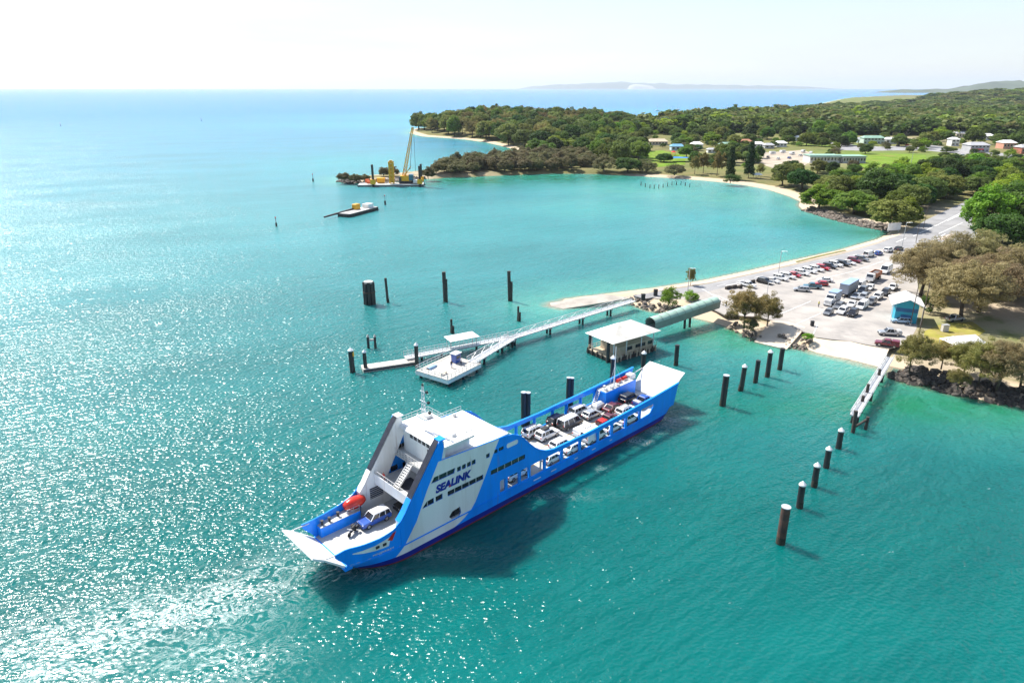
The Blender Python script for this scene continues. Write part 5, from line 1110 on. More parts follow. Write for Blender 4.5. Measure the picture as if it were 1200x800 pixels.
pile(792, 428, 5.0, .5, 'plain dark pile standing alone right of the pontoon shelter', 'none'); pile(752, 446, 6.4, .5, 'dark pile with white cone cap at the raised stern ramp'); pile(716, 463, 8.2, .5, 'dark pile with white cone cap behind the ferry stern mast')
for u, v, h, r, s in ((665, 478, 6.6, .42, 'left pile of the pair behind the ferry stern'), (668.8, 477.5, 6.4, .42, 'right pile of the pair behind the ferry stern'), (614, 499, 7.0, .50, 'left pile of the pair behind the ferry side rail'), (618, 498, 6.7, .48, 'right pile of the pair behind the ferry side rail')):
    pile(u, v, h, r, 'dark pale topped pile, ' + s, 'flat')
pile(413.5, 436, 5.2, .58, 'dark pile with yellow band and white cap at the pontoon end', band=(.3, 1.3)); pile(429, 434.5, 4.5, .42, 'dark pile with white cap through the left end of the pontoon'); pile(488.5, 430, 5.3, .45, 'dark pile with white cap through the right end of the pontoon')
tp = 'old timber piles'
pile(455, 354.5, 7.5, .38, 'slim old timber pile beside the pile cluster', 'none', M['timber'], (-.3, 0), group=tp); pile(521.8, 353.5, 9.2, .55, 'tall old timber pile in the middle of the row', 'none', M['timber'], (-.2, 0), group=tp); pile(597.5, 352.5, 9.2, .5, 'tall old timber pile at the right end of the row', 'none', M['timber'], (-.4, 0), group=tp)
pile(523.2, 353.8, 7.0, .4, 'shorter timber pile lashed to the tall middle pile', 'none', M['timber'], group=tp); pile(599, 352.8, 6.0, .38, 'shorter timber pile lashed to the tall right pile', 'none', M['timber'], group=tp)
pile(529, 390, 3.8, .3, 'short slim timber pile off the walkway canopy', 'none', M['timber'], group=tp); pile(530.5, 390.5, 2.0, .42, 'stump of a timber pile beside the short slim pile', 'none', M['timber'], group=tp)
pile(607, 376, 4.2, .28, 'short slim timber pile off the steel gangway', 'none', M['timber'], group=tp); pile(608.5, 376.5, 2.6, .36, 'stump of a timber pile off the steel gangway', 'none', M['timber'], group=tp)
e = empty('pile_cluster', G(433.5, 356), 0, 'cluster of dark piles bound together with a grey cap left of the old piles', 'dolphin')
for k in range(9): a = 2 * math.pi * k / 9; MB().tube((1.35 * math.cos(a), 1.35 * math.sin(a), -4), (1.3 * math.cos(a), 1.3 * math.sin(a), 6.6 + .3 * math.sin(k * 3)), .46, n=10).build('pile', M['darksteel'], e)
MB().tube((0, 0, 5.6), (0, 0, 6.9), 1.35, n=16).build('cap', M['concrete'], e); MB().tube((0, 0, 3.6), (0, 0, 3.9), 1.86, n=18).build('band', M['rust'], e)
e = empty('twin_pile', G(436, 408), 0, 'pair of short dark piles joined by a pale beam behind the pontoon', 'dolphin')
for x in (-.85, .85): MB().tube((x, 0, -3), (x, 0, 3.0), .32, n=12).build('pile', M['darksteel'], e); MB().tube((x, 0, 3.0), (x, 0, 3.6), .38, .1, 12).build('cap', M['concrete'], e)
MB().bar((-.9, 0, 2.2), (.9, 0, 2.2), .35, .5).build('beam', M['concrete'], e)
for u, v, lab in ((324, 265.5, 'slim channel marker standing alone in open water'), (451.5, 240, 'small dark marker between the barge and the rig'), (71, 148, 'tiny dark beacon far out at the left'), (236, 142, 'tiny green beacon far out left of centre'), (367, 213, 'low dark marker left of the rock spit')):
    p = G(u, v); k = min(p.y / 250, 1.5) * .8; e = empty('channel_marker', p, 0, lab, 'marker', 'channel markers'); MB().tube((0, 0, -2), (0, 0, 1.8 * k), .45 * k ** .5, n=8).build('base', M['darksteel'], e); MB().tube((0, 0, 1.8 * k), (0, 0, 4.2 * k), .12 * k ** .5, n=6).build('post', M['rust'], e); MB().box((0, 0, 4.2 * k), (.5, .5, .5)).build('top_mark', M['red'], e)

# ------------------------------------------------------------------ pontoons, walkways, gangways
def frame(p, q):
    d = q - p; L_ = d.length; return L_, math.atan2(d.y, d.x), math.atan2(d.z, math.hypot(d.x, d.y))
def oriented(name, p, q, label, cat):
    L_, a, t_ = frame(p, q); e = empty(name, p, a, label, cat); e.rotation_euler = (0, -t_, a); return e, L_
def railing(mb, x0, x1, y, z, h=1.1, step=2.0, r=.05):
    n = max(1, int((x1 - x0) / step))
    for i in range(n + 1): x = x0 + (x1 - x0) * i / n; mb.bar((x, y, z), (x, y, z + h), r)
    for k in (.5, 1.0): mb.bar((x0, y, z + h * k), (x1, y, z + h * k), r)
def planks(e, L_, hw, z, step, material, name='deck_plank'):
    n = int(L_ / step)
    me_ = MB().box((0, 0, 0), (step - .06, hw * 2, .08)).mesh(name, material)
    for i in range(n): obj(name, me_, e, ((i + .5) * L_ / n, 0, z + .004 * ((i * 7) % 5)))
e, L_ = oriented('floating_pontoon', G(424.5, 434, 0), G(489.5, 424.5, 0), 'low white floating pontoon with yellow capped pile at its left end', 'pontoon')
MB().lo(0, L_, -1.5, 1.5, -.6, .72).build('float', M['concrete'], e, .05); MB().lo(.1, L_ - .1, -1.62, -1.5, .25, .6).build('fender', M['blackpl'], e); planks(e, L_, 1.42, .76, 1.4, M['concrete'], 'deck_slab')
e, L_ = oriented('walkway', G(475, 419, 1.2), G(598, 395, 1.5), 'long white railed walkway with canopy leading out to the pontoon', 'walkway')
MB().lo(0, L_, -1.15, 1.15, -.25, 0).build('deck', M['alu'], e); planks(e, L_, 1.1, .04, 1.2, M['alu'], 'deck_panel')
for s in (-1, 1): r = MB(); railing(r, 0, L_, s * 1.15, 0, 1.2, 1.1, .07); r.build('railing', M['alu'], e)
for x in (4, L_ * .33, L_ * .66, L_ - 2): MB().tube((x, 0, -5), (x, 0, -.2), .28, n=10).build('support_pile', M['darksteel'], e)
cpx = L_ * .52; MB().add([(cpx - 3.8, -2.2, 2.65), (cpx + 3.8, -2.2, 2.65), (cpx + 3.8, 2.0, 2.65), (cpx - 3.8, 2.0, 2.65), (cpx - 2.6, -.1, 3.3), (cpx + 2.6, -.1, 3.3)], [(0, 1, 5, 4), (1, 2, 5), (2, 3, 4, 5), (3, 0, 4), (0, 3, 2, 1)]).build('canopy', M['roofwhite'], e)
for x in (cpx - 3.4, cpx + 3.4):
    for y in (-1.1, 1.1): MB().tube((x, y, 0), (x, y, 2.8), .08).build('canopy_post', M['alu'], e)
pc = [G(494.5, 431, 1.9), G(516, 448, 1.9), G(556, 428, 1.9), G(536, 415, 1.9)]; cen = sum(pc, Vector()) / 4; L_ = (pc[2] - pc[1]).length; wd_ = (pc[1] - pc[0]).length; a = heading(pc[1], pc[2])
e = empty('jetty_platform', (cen.x, cen.y, 1.9), a, 'white railed jetty platform with fenders and blue gear on it', 'jetty')
MB().lo(-L_ / 2, L_ / 2, -wd_ / 2, wd_ / 2, -.9, -.05).build('deck_beam', M['white'], e)
me_ = MB().box((0, 0, 0), (L_ / 12 - .05, wd_ - .1, .1)).mesh('deck_slab', M['concrete'])
for i in range(12): obj('deck_slab', me_, e, (-L_ / 2 + L_ * (i + .5) / 12, 0, 0))
r = MB(); railing(r, -L_ / 2, L_ / 2, -wd_ / 2 + .1, .05, 1.15, 1.2, .07); railing(r, -L_ / 2, L_ / 2, wd_ / 2 - .1, .05, 1.15, 1.2, .07); r.build('railing', M['alu'], e)
r = MB()
for y in np.linspace(-wd_ / 2, wd_ / 2, 6): r.bar((-L_ / 2 + .1, y, 0), (-L_ / 2 + .1, y, 1.15), .07)
for z in (.6, 1.15): r.bar((-L_ / 2 + .1, -wd_ / 2, z), (-L_ / 2 + .1, wd_ / 2, z), .07)
r.build('end_railing', M['alu'], e)
for x in (-L_ / 2 + 1, 0, L_ / 2 - 1):
    for y in (-wd_ / 2 + .6, wd_ / 2 - .6): MB().tube((x, y, -6), (x, y, -.9), .32, n=10).build('support_pile', M['darksteel'], e)
PL = e
def at_platform(x, y, z=.06): return Vector((cen.x, cen.y, 1.9)) + Vector((math.cos(a) * x - math.sin(a) * y, math.sin(a) * x + math.cos(a) * y, z))
plat_at = at_platform
g = empty('information_kiosk', at_platform(L_ * .28, .6), a, 'blue ticket kiosk box on the jetty platform', 'kiosk'); MB().lo(-.9, .9, -.7, .7, 0, 2.1).build('body', PAINT['blue'], g, .05); MB().lo(-1.1, 1.1, -.9, .9, 2.1, 2.25).build('roof', M['white'], g); MB().lo(-.6, .6, -.74, -.7, 1.0, 1.7).build('window', M['glass'], g)
g = empty('dinghy', at_platform(-L_ * .22, wd_ * .28, .05), a, 'small blue dinghy upturned on the jetty platform', 'boat'); MB().loft([[(x, -w_, 0), (x, -w_ * .6, .45 * hh), (x, w_ * .6, .45 * hh), (x, w_, 0)] for x, w_, hh in ((-1.4, .55, 1), (0, .65, 1.1), (1, .45, .9), (1.6, .08, .5))]).build('hull', PAINT['skyblue'], g)
g = empty('bench', at_platform(-L_ * .33, -wd_ * .2), a, 'pale bench on the left part of the jetty platform', 'bench'); MB().lo(-.9, .9, -.25, .25, .42, .48).build('seat', M['cream'], g)
for x in (-.7, .7): MB().lo(x - .05, x + .05, -.2, .2, 0, .42).build('leg', M['steel'], g)
def truss(name, p, q, hw, h, label, step=2.2, supports=()):
    e, L_ = oriented(name, p, q, label, 'gangway'); n = int(L_ / step)
    MB().lo(0, L_, -hw, hw, -.18, 0).build('deck', M['alu'], e); planks(e, L_, hw - .05, .04, step / 2, M['alu'], 'deck_panel')
    for s in (-1, 1):
        r = MB(); y = s * hw; r.bar((0, y, h), (L_, y, h), .1); r.bar((0, y, 0), (L_, y, 0), .1); r.bar((0, y, h * .5), (L_, y, h * .5), .05)
        for i in range(n + 1): x = L_ * i / n; r.bar((x, y, 0), (x, y, h), .06)
        for i in range(n): x0, x1 = L_ * i / n, L_ * (i + 1) / n; r.bar((x0, y, 0 if i % 2 else h), (x1, y, h if i % 2 else 0), .055)
        r.build('side_truss', M['alu'], e)
    for x in supports:
        for s in (-.55, .55): MB().tube((L_ * x, s * hw, -6), (L_ * x, s * hw, -.1), .3, n=10).build('support_pile', M['darksteel'], e)
        MB().box((L_ * x, 0, -.35), (.5, hw * 2.1, .4)).build('headstock', M['concrete'], e)
    return e
truss('steel_gangway', G(598, 396, 1.9), G(742, 352, 2.5), 1.1, 1.15, 'long white steel truss gangway from the shore to the walkways', 2.4, (.02, .28, .54, .78))
truss('access_gangway', G(552, 424.5, 1.95), G(599, 396.5, 1.95), 1.15, 1.1, 'short white gangway joining the jetty platform to the long gangway', 2.0, (.25, .7, .98))
truss('narrow_jetty', G(1001, 487, 2.3), G(1043, 419, 2.4), .75, .9, 'narrow grey jetty reaching out from the rock wall shore', 1.8, (.05, .4, .72))
je, jl = oriented('fender_frame', G(1000, 507, 0), G(1000.5, 506, 0), 'dark timber fender frame at the head of the narrow jetty', 'fender')
MB().tube((0, 0, -3), (.15, .25, 4.4), .36, n=12).build('pile', M['timber'], je); MB().tube((0, 0, 1.2), (2.6, -1.4, 2.0), .22, n=8).build('brace', M['timber'], je); MB().tube((2.8, -1.6, -3), (2.8, -1.6, 2.6), .3, n=10).build('pile', M['timber'], je)
for u, v, h, s in ((1013.5, 472, 4.2, 'nearest the jetty head'), (1008.5, 483, 3.6, 'halfway along the jetty'), (1028, 451.5, 3.8, 'close to the shore')):
    pile(u, v, h, .3, 'slim dark pile beside the narrow jetty, ' + s, 'none', M['timber'], group='piles beside the narrow jetty')
# pontoon shelter
P1, P2, P3 = G(693, 392.5, 5.2), G(715, 398.5, 5.2), G(767, 384, 5.2); ux = (P3 - P2); uy = (P1 - P2); cen2 = (P1 + P3) / 2; Lx, Ly = ux.length, uy.length; a2 = heading(P2, P3)
yv = Vector((-math.sin(a2), math.cos(a2), 0)); Ly = abs(uy.dot(yv)); sh_ = uy.dot(Vector((math.cos(a2), math.sin(a2), 0)))
e = empty('pontoon_shelter', (cen2.x, cen2.y, 0), a2, 'floating passenger shelter with white hipped roof and cream walls', 'shelter')
hx, hy = Lx / 2, max(Ly / 2, 4.2)
MB().lo(-hx, hx, -hy, hy, -.8, .9).build('pontoon', M['timber'], e, .1); MB().lo(-hx + .1, hx - .1, -hy + .1, hy - .1, .9, 1.0).build('deck', M['cream'], e)
for k in range(14):
    x = -hx + (k + .5) * 2 * hx / 14; MB().lo(x - .12, x + .12, -hy - .25, -hy, -.6, 1.5).build('fender', M['cream' if k % 3 else 'timber'], e)
for y in np.linspace(-hy, hy, 6): MB().lo(-hx - .25, -hx, y - .12, y + .12, -.6, 1.5).build('fender', M['timber'], e)
MB().lo(-hx + 3.2, hx - .4, -hy + .9, hy - .9, 1.0, 2.9).build('waiting_room', M['cream'], e, .05)
for x in (-hx + 5.2, -hx + 8.4, 2.2, 5.2): MB().lo(x, x + 2.1, -hy + .84, -hy + .9, 1.7, 2.6).build('window', M['glass'], e)
r = MB(); railing(r, -hx, hx, -hy + .1, 1.0, 1.1, 1.3, .06); railing(r, -hx, hx, hy - .1, 1.0, 1.1, 1.3, .06)
for y in np.linspace(-hy + .1, hy - .1, 6): r.bar((-hx + .1, y, 1), (-hx + .1, y, 2.1), .06)
r.bar((-hx + .1, -hy, 2.1), (-hx + .1, hy, 2.1), .06); r.build('railing', M['cream'], e)
for x in (-hx + .8, -hx / 3, hx / 3, hx - .8):
    for y in (-hy + .5, hy - .5): MB().tube((x, y, 1.0), (x, y, 5.3), .12).build('post', M['white'], e)
ov = .6; MB().add([(-hx - ov, -hy - ov, 5.1), (hx + ov, -hy - ov, 5.1), (hx + ov, hy + ov, 5.1), (-hx - ov, hy + ov, 5.1), (-hx * .25, 0, 7.8), (hx * .3, 0, 7.8)], [(0, 1, 5, 4), (1, 2, 5), (2, 3, 4, 5), (3, 0, 4), (0, 3, 2, 1)]).build('roof', M['creamroof'], e)
for x, y in ((-hx - .3, -hy + 1.2), (-hx + 1, hy + .4)): MB().tube((x, y, -4), (x, y, 5.0), .4, n=12).build('guide_pile', M['darksteel'], e)
# covered gangway: arched pale green tunnel
pA, pB = G(762, 384, 3.0), G(838, 358.5, 4.0); e, L_ = oriented('covered_gangway', pA, pB, 'arched pale green covered gangway from the pontoon shelter to shore', 'gangway')
prof = [(-1.6, 0.0), (-1.6, 1.5)] + [(-1.6 * math.cos(math.pi * i / 10), 1.5 + 1.2 * math.sin(math.pi * i / 10)) for i in range(1, 10)] + [(1.6, 1.5), (1.6, 0)]
nseg = 9
for i in range(nseg):
    x0, x1 = L_ * i / nseg + .02, L_ * (i + 1) / nseg - .02; sc_ = 1.0
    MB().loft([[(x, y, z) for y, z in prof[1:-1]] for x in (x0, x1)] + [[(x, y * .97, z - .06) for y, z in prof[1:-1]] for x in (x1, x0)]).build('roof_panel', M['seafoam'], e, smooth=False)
    for s in (-1, 1): MB().lo(x0, x1, s * 1.58 - .05, s * 1.58 + .05, .0, 1.62).build('side_panel', M['seafoam_shade'], e)
    MB().loft([[(x, y * 1.03, z * 1.02) for y, z in prof] for x in (x0 - .1, x0 + .06)]).build('rib', M['seafoam_shade'], e)
MB().lo(0, L_, -1.5, 1.5, -.25, 0).build('floor', M['deckgrey'], e)
for f_ in (.52, .60): MB().tube((L_ * f_, 0, -7), (L_ * f_, 0, -.2), .32, n=10).build('support_pile', M['darksteel'], e)

# ------------------------------------------------------------------ rocks
def rock_mesh(seed, material):
    bm = bmesh.new(); bmesh.ops.create_icosphere(bm, subdivisions=1, radius=1); rg = random.Random(seed)
    for v in bm.verts: v.co *= rg.uniform(.72, 1.15); v.co.z *= .75
    me = bpy.data.meshes.new('rock'); bm.to_mesh(me); bm.free(); me.materials.append(material); return me
RK = [rock_mesh(i, M['rock']) for i in range(5)]; RKD = [rock_mesh(20 + i, M['rockdark']) for i in range(5)]
def rockwall(name, px, n, r0, r1, label, meshes, spread, joined=False, zr=(.0, 1.5)):
    e = empty(name, G(*px[0]), 0, label, 'rock wall'); pts = [G(u, v) for u, v in px]; seg = [(b_ - a_).length for a_, b_ in zip(pts, pts[1:])]; tot = sum(seg); rg = random.Random(hash(name) % 1000 if False else len(name) * 31); allv, allf = [], []
    for i in range(n):
        t_ = rg.random() * tot; k = 0
        while t_ > seg[k]: t_ -= seg[k]; k += 1
        d_ = (pts[k + 1] - pts[k]).normalized(); nr = Vector((-d_.y, d_.x, 0)); f_ = rg.random(); p = pts[k] + d_ * t_ + nr * (spread[0] + (spread[1] - spread[0]) * f_)
        p.z = zr[0] + (zr[1] - zr[0]) * f_ + rg.uniform(-.15, .15); s_ = rg.uniform(r0, r1); me_ = rg.choice(meshes)
        if joined:
            rot = Matrix.Rotation(rg.uniform(0, 6.28), 3, 'Z'); b0 = len(allv); allv += [tuple(p + rot @ v.co * s_ - e.location) for v in me_.vertices]; allf += [tuple(b0 + j for j in q.vertices) for q in me_.polygons]
        else:
            o = obj('rock', me_, e, p - e.location, rg.uniform(0, 6.28), (s_ * rg.uniform(.8, 1.3), s_, s_ * rg.uniform(.8, 1.1))); o.rotation_euler = (rg.uniform(-.5, .5), rg.uniform(-.5, .5), rg.uniform(0, 6))
    if joined:
        me_ = bpy.data.meshes.new('rocks'); me_.from_pydata(allv, [], allf); me_.materials.append(meshes[0].materials[0]); o = obj('rocks', me_, e); o['kind'] = 'stuff'
rockwall('dark_rock_wall', [(1258,490),(1200,478),(1160,470),(1120,462),(1080,452),(1052,445),(1043,438)], 290, .55, 1.15, 'dark boulder wall along the shore right of the narrow jetty', RKD, (.8, -6.0), zr=(-.1, 1.9))
rockwall('stone_seawall', [(1042,271),(1015,266.5),(985,259.5),(960,252.5),(941,246.5)], 420, .6, 1.2, 'pale stone seawall at the back of the bay', RK, (1, -5), True, (-.2, 1.9))
rockwall('rock_spit', [(500,210),(470,212.5),(440,214.5),(410,215.5),(396,213)], 260, .8, 1.6, 'dark rock spit running out behind the piling rig', RKD, (1, -5), True, (-.1, 1.6))
rockwall('ramp_rocks', [(800,369),(782,367),(762,364.5),(745,358.5),(736,353.5)], 60, .4, .9, 'brown rocks beside the foot of the steel gangway', RK, (.5, -3), False, (0, 1.6))
rockwall('slab_rocks', [(946,411),(930,408),(922,408)], 40, .3, .7, 'small pale rocks between the landing slab and the vehicle ramp', RK, (.3, -6), False, (0, 1.6))
rockwall('slab_foot_rocks', [(884,400),(868,391),(852,384)], 34, .3, .7, 'brown rocks under the golden casuarinas at the water', RK, (.5, -3), False, (0, 1.3))
# ------------------------------------------------------------------ car park vehicles
ord_ = ['first', 'second', 'third', 'fourth', 'fifth', 'sixth', 'seventh', 'eighth', 'ninth', 'tenth', 'eleventh', 'twelfth', 'thirteenth', 'fourteenth', 'fifteenth', 'sixteenth', 'seventeenth', 'eighteenth']
rowd = heading(G(896, 331, 2), G(1001, 306, 2))
row = [(876,336,'ute','white'),(896,332,'suv','black'),(905,330.5,'sedan','white'),(914.5,328,'suv','white'),(923,326,'suv','white'),(931,324,'hatch','red'),(939.5,322,'suv','white'),(948,319.5,'suv','white'),(956.4,317.5,'suv','white'),(963.7,316,'suv','red'),(972,314.2,'suv','darkgrey'),(978.8,312,'suv','white'),(987.4,311.2,'suv','black'),(994,309.5,'sedan','white'),(1001,307.2,'suv','maroon'),(1009.3,305.6,'suv','grey')]
for i, (u, v, k, c) in enumerate(row):
    car(k, c, G(u, v, 2.06), rowd - math.pi / 2 + .12 + random.uniform(-.05, .05), '%s %s, %s from the water end of the roadside row' % (c.replace('darkgrey', 'charcoal'), VN[k].replace('_', ' '), ord_[i]), 'row parked beside the causeway road', detail=False)
for u, v, k, c, lab in ((1018, 300.5, 'van', 'white', 'white van parked lengthwise beyond the angled row'), (1029, 298.5, 'hatch', 'blue', 'bright blue hatchback between two white cars at the road end'), (1041, 295, 'suv', 'white', 'white four wheel drive right of the bright blue hatchback'), (1053, 293, 'sedan', 'black', 'black sedan at the road end of the parked row')):
    car(k, c, G(u, v, 2.06), rowd + .05, lab, 'row parked beside the causeway road', detail=False)
hm = heading(G(950, 341, 2), G(930, 339.5, 2))
for u, v, k, c, lab in ((939, 341, 'wagon', 'silver', 'silver wagon at the left of the four side on cars'), (951.5, 337.8, 'ute', 'teal', 'dark teal utility in the middle of the car park'), (962, 334.5, 'hatch', 'red', 'red hatchback tucked behind the dark teal utility'), (966.5, 330, 'sedan', 'white', 'white sedan behind the red hatchback')):
    car(k, c, G(u, v, 2.06), hm, lab, 'cars in the middle of the car park', detail=False)
hq = heading(G(1003, 338, 2), G(966, 360, 2))
Q = [(970.5, 368, 'hatch', 'grey', 'grey hatchback at the very front of the ferry queue'), (982.5, 360.5, 'wagon', 'grey', 'grey wagon second in the left lane of the ferry queue'), (987, 367, 'suv', 'white', 'white four wheel drive at the front of the queue between grey and black cars'), (998.7, 369.5, 'suv', 'black', 'black four wheel drive at the front right of the ferry queue'), (998, 358.5, 'sedan', 'white', 'white sedan behind the front white four wheel drive'), (1010, 361, 'van', 'white', 'white van behind the front black four wheel drive'), (1011, 350.5, 'suv', 'silver', 'silver four wheel drive alongside the box trailer'), (1020.5, 356, 'suv', 'grey', 'grey four wheel drive behind the white queue van'), (1010.5, 342.5, 'suv', 'grey', 'grey four wheel drive behind the silver one beside the trailer end'), (1019, 339, 'hatch', 'white', 'white hatchback in front of the orange tipper'), (1028, 350, 'suv', 'white', 'white four wheel drive third in the right queue lane'), (1037, 345, 'suv', 'darkgrey', 'charcoal four wheel drive fourth in the right queue lane'), (1046, 339, 'ute', 'white', 'white utility last in the right queue lane by the grove'), (1003, 349, 'sedan', 'silver', 'silver sedan close beside the box trailer')]
for u, v, k, c, lab in Q: car(k, c, G(u, v, 2.06), hq + random.uniform(-.04, .04), lab, 'vehicles queueing for the ferry', detail=False)
car('wagon', 'skyblue', G(1055.5, 378, 2.06), hm + .05, 'pale blue wagon parked in front of the teal kiosk', 'cars beside the teal kiosk', detail=True); car('ute', 'silver', G(1042, 392.5, 2.06), hm + .1, 'silver utility with dark tray right of the vehicle ramp', 'cars beside the teal kiosk', extra='traytool'); car('ute', 'maroon', G(1039, 405.5, 2.06), hm - .25, 'maroon utility nearest the narrow jetty', 'cars beside the teal kiosk', extra='canopy')
car('van', 'white', G(1158, 345, 2.06), .2, 'white van parked under the casuarina grove', None, detail=False); car('suv', 'white', G(1168, 283.5, 2.1), -.4, 'white car on the bend of the road beside the dark trees', None, detail=False); car('ute', 'silver', G(1118, 376, 2.06), .3, 'dark trimmed silver utility on the lawn under the grove', None, detail=False)
for i, (u, v, c) in enumerate([(1128,183,'white'),(1138,184,'silver'),(1150,184.5,'white'),(1160,185,'red'),(1063,171,'red'),(1075,172,'white'),(1052,172,'darkgrey'),(938,183,'white'),(925,186,'blue'),(912,187,'white'),(900,185,'grey')]):
    car('suv', c, G(u, v, 2.1), .1 * i, '%s car parked %s' % (c.replace('darkgrey', 'charcoal'), ['left of the shop', 'in front of the shop', 'right of the shop front', 'at the right of the shop', 'on the far street behind the lawn', 'right on the far street behind the lawn', 'on the far street near the green hall', 'at the right of the sandy lot', 'in the middle of the sandy lot', 'near the front of the sandy lot', 'at the left of the sandy lot'][i]), 'cars parked in the town', detail=False)
# trucks
BLR = mat('blue_grey_tarpaulin', (.25, .35, .52), .6, var=.1); BOXM = mat('grey_box_panel', (.30, .33, .38), .5, var=.1)
def truck_wheels(e, xs, r=.5, wd=2.4):
    ty, rim = wheel_meshes(r, .5)
    for x in xs:
        for s in (-1, 1): obj('rim', rim, obj('wheel', ty, e, (x, s * (wd / 2 - .25), r)))
tp_ = G(974, 356, 2.06); e = empty('box_truck', tp_, hq, 'white bonneted truck with blue grey box at the head of the truck lane', 'truck')
MB().prism([(3.1, .7), (3.3, 1.7), (3.2, 1.9), (1.9, 2.1), (1.9, .7)], -1.0, 1.0).build('bonnet', PAINT['white'], e, .06); MB().loft([[(1.95, -1.15, .7), (1.95, 1.15, .7), (.2, 1.15, .7), (.2, -1.15, .7)], [(1.95, -1.15, 2.1), (1.95, 1.15, 2.1), (.2, 1.15, 2.1), (.2, -1.15, 2.1)], [(1.5, -1.05, 3.0), (1.5, 1.05, 3.0), (.2, 1.05, 3.0), (.2, -1.05, 3.0)]], closed=True, caps=True).build('cab', PAINT['white'], e)
MB().add([(1.97, -1.0, 2.15), (1.97, 1.0, 2.15), (1.56, .95, 2.92), (1.56, -.95, 2.92)], [(0, 1, 2, 3)]).build('windscreen', M['carglass'], e); MB().box((3.28, 0, 1.25), (.1, 1.3, .9)).build('grille', M['alu'], e); MB().box((3.25, 0, .6), (.3, 2.3, .4)).build('bumper', PAINT['white'], e)
for s in (-1, 1): MB().box((3.15, s * .85, 1.2), (.2, .3, .25)).build('headlight', M['lamp'], e); MB().add([(1.7, s * 1.165, 2.12), (.5, s * 1.165, 2.12), (.5, s * 1.09, 2.85), (1.5, s * 1.09, 2.85)], [(0, 1, 2, 3)]).build('side_window', M['carglass'], e)
MB().lo(-4.0, .1, -1.2, 1.2, .95, 3.4).build('box_body', BOXM, e); MB().lo(-4.05, .15, -1.23, 1.23, 3.4, 3.52).build('box_roof', BLR, e); MB().lo(-4.3, -.1, -1.1, 1.1, .7, .95).build('chassis', M['darksteel'], e); MB().lo(-4.15, -4.02, -1.1, 1.1, 1.0, 2.2).build('tailgate', M['red'], e); truck_wheels(e, (2.5, -1.9, -3.1))
tp_ = G(993.5, 344.5, 2.06); e = empty('box_trailer', tp_, hq, 'long box trailer with blue grey roof coupled behind the white truck', 'trailer')
MB().lo(-4.6, 4.6, -1.25, 1.25, 1.1, 3.9).build('box_body', BOXM, e); MB().lo(-4.65, 4.65, -1.28, 1.28, 3.9, 4.02).build('box_roof', BLR, e); MB().lo(-4.5, 4.5, -1.0, 1.0, .8, 1.1).build('chassis', M['darksteel'], e); truck_wheels(e, (-3.2, -2.0, 3.2)); MB().bar((4.5, 0, .9), (6.3, 0, .8), .2).build('drawbar', M['darksteel'], e)
for s in (-1, 1):
    for i in range(7): MB().box((-4 + i * 1.33, s * 1.27, 2.5), (.1, .05, 2.7)).build('rib', M['steel'], e)
car('van', 'white', G(1007.5, 337, 2.06), hq, 'white delivery van between the box trailer and the orange tipper', 'vehicles queueing for the ferry', detail=False)
tp_ = G(1023, 328.5, 2.06); e = empty('tipper_truck', tp_, hq, 'tipper truck with white cab and rusty orange tray', 'truck')
MB().loft([[(4.4, -1.15, .8), (4.4, 1.15, .8), (2.4, 1.15, .8), (2.4, -1.15, .8)], [(4.35, -1.15, 1.9), (4.35, 1.15, 1.9), (2.4, 1.15, 1.9), (2.4, -1.15, 1.9)], [(4.0, -1.05, 2.9), (4.0, 1.05, 2.9), (2.4, 1.05, 2.9), (2.4, -1.05, 2.9)]], closed=True, caps=True).build('cab', PAINT['white'], e); MB().add([(4.38, -1.0, 1.95), (4.38, 1.0, 1.95), (4.06, .95, 2.8), (4.06, -.95, 2.8)], [(0, 1, 2, 3)]).build('windscreen', M['carglass'], e)
tm = mat('rusty_orange_tray', (.42, .13, .04), .6, var=.2, dirt=(.25, .08, .04)); t_ = MB()
for s in (-1, 1): t_.box((-1.2, s * 1.15, 2.0), (6.4, .1, 1.4))
t_.box((-4.35, 0, 2.0), (.1, 2.3, 1.4)).box((1.95, 0, 2.1), (.1, 2.3, 1.7)).box((-1.2, 0, 1.3), (6.4, 2.3, .12)); t_.build('tray', tm, e); MB().lo(-4.2, 1.8, -1.08, 1.08, 1.36, 2.35).build('load_cover', mat('grey_load_cover', (.13, .12, .12), .9, var=.3), e, .2); MB().lo(-4.2, 4.2, -.9, .9, .7, 1.2).build('chassis', M['darksteel'], e); truck_wheels(e, (3.3, -2.3, -3.5))
car('van', 'white', G(1037.5, 319.5, 2.06), hq, 'large white van behind the orange tipper truck', 'vehicles queueing for the ferry', detail=False, scale=1.25)

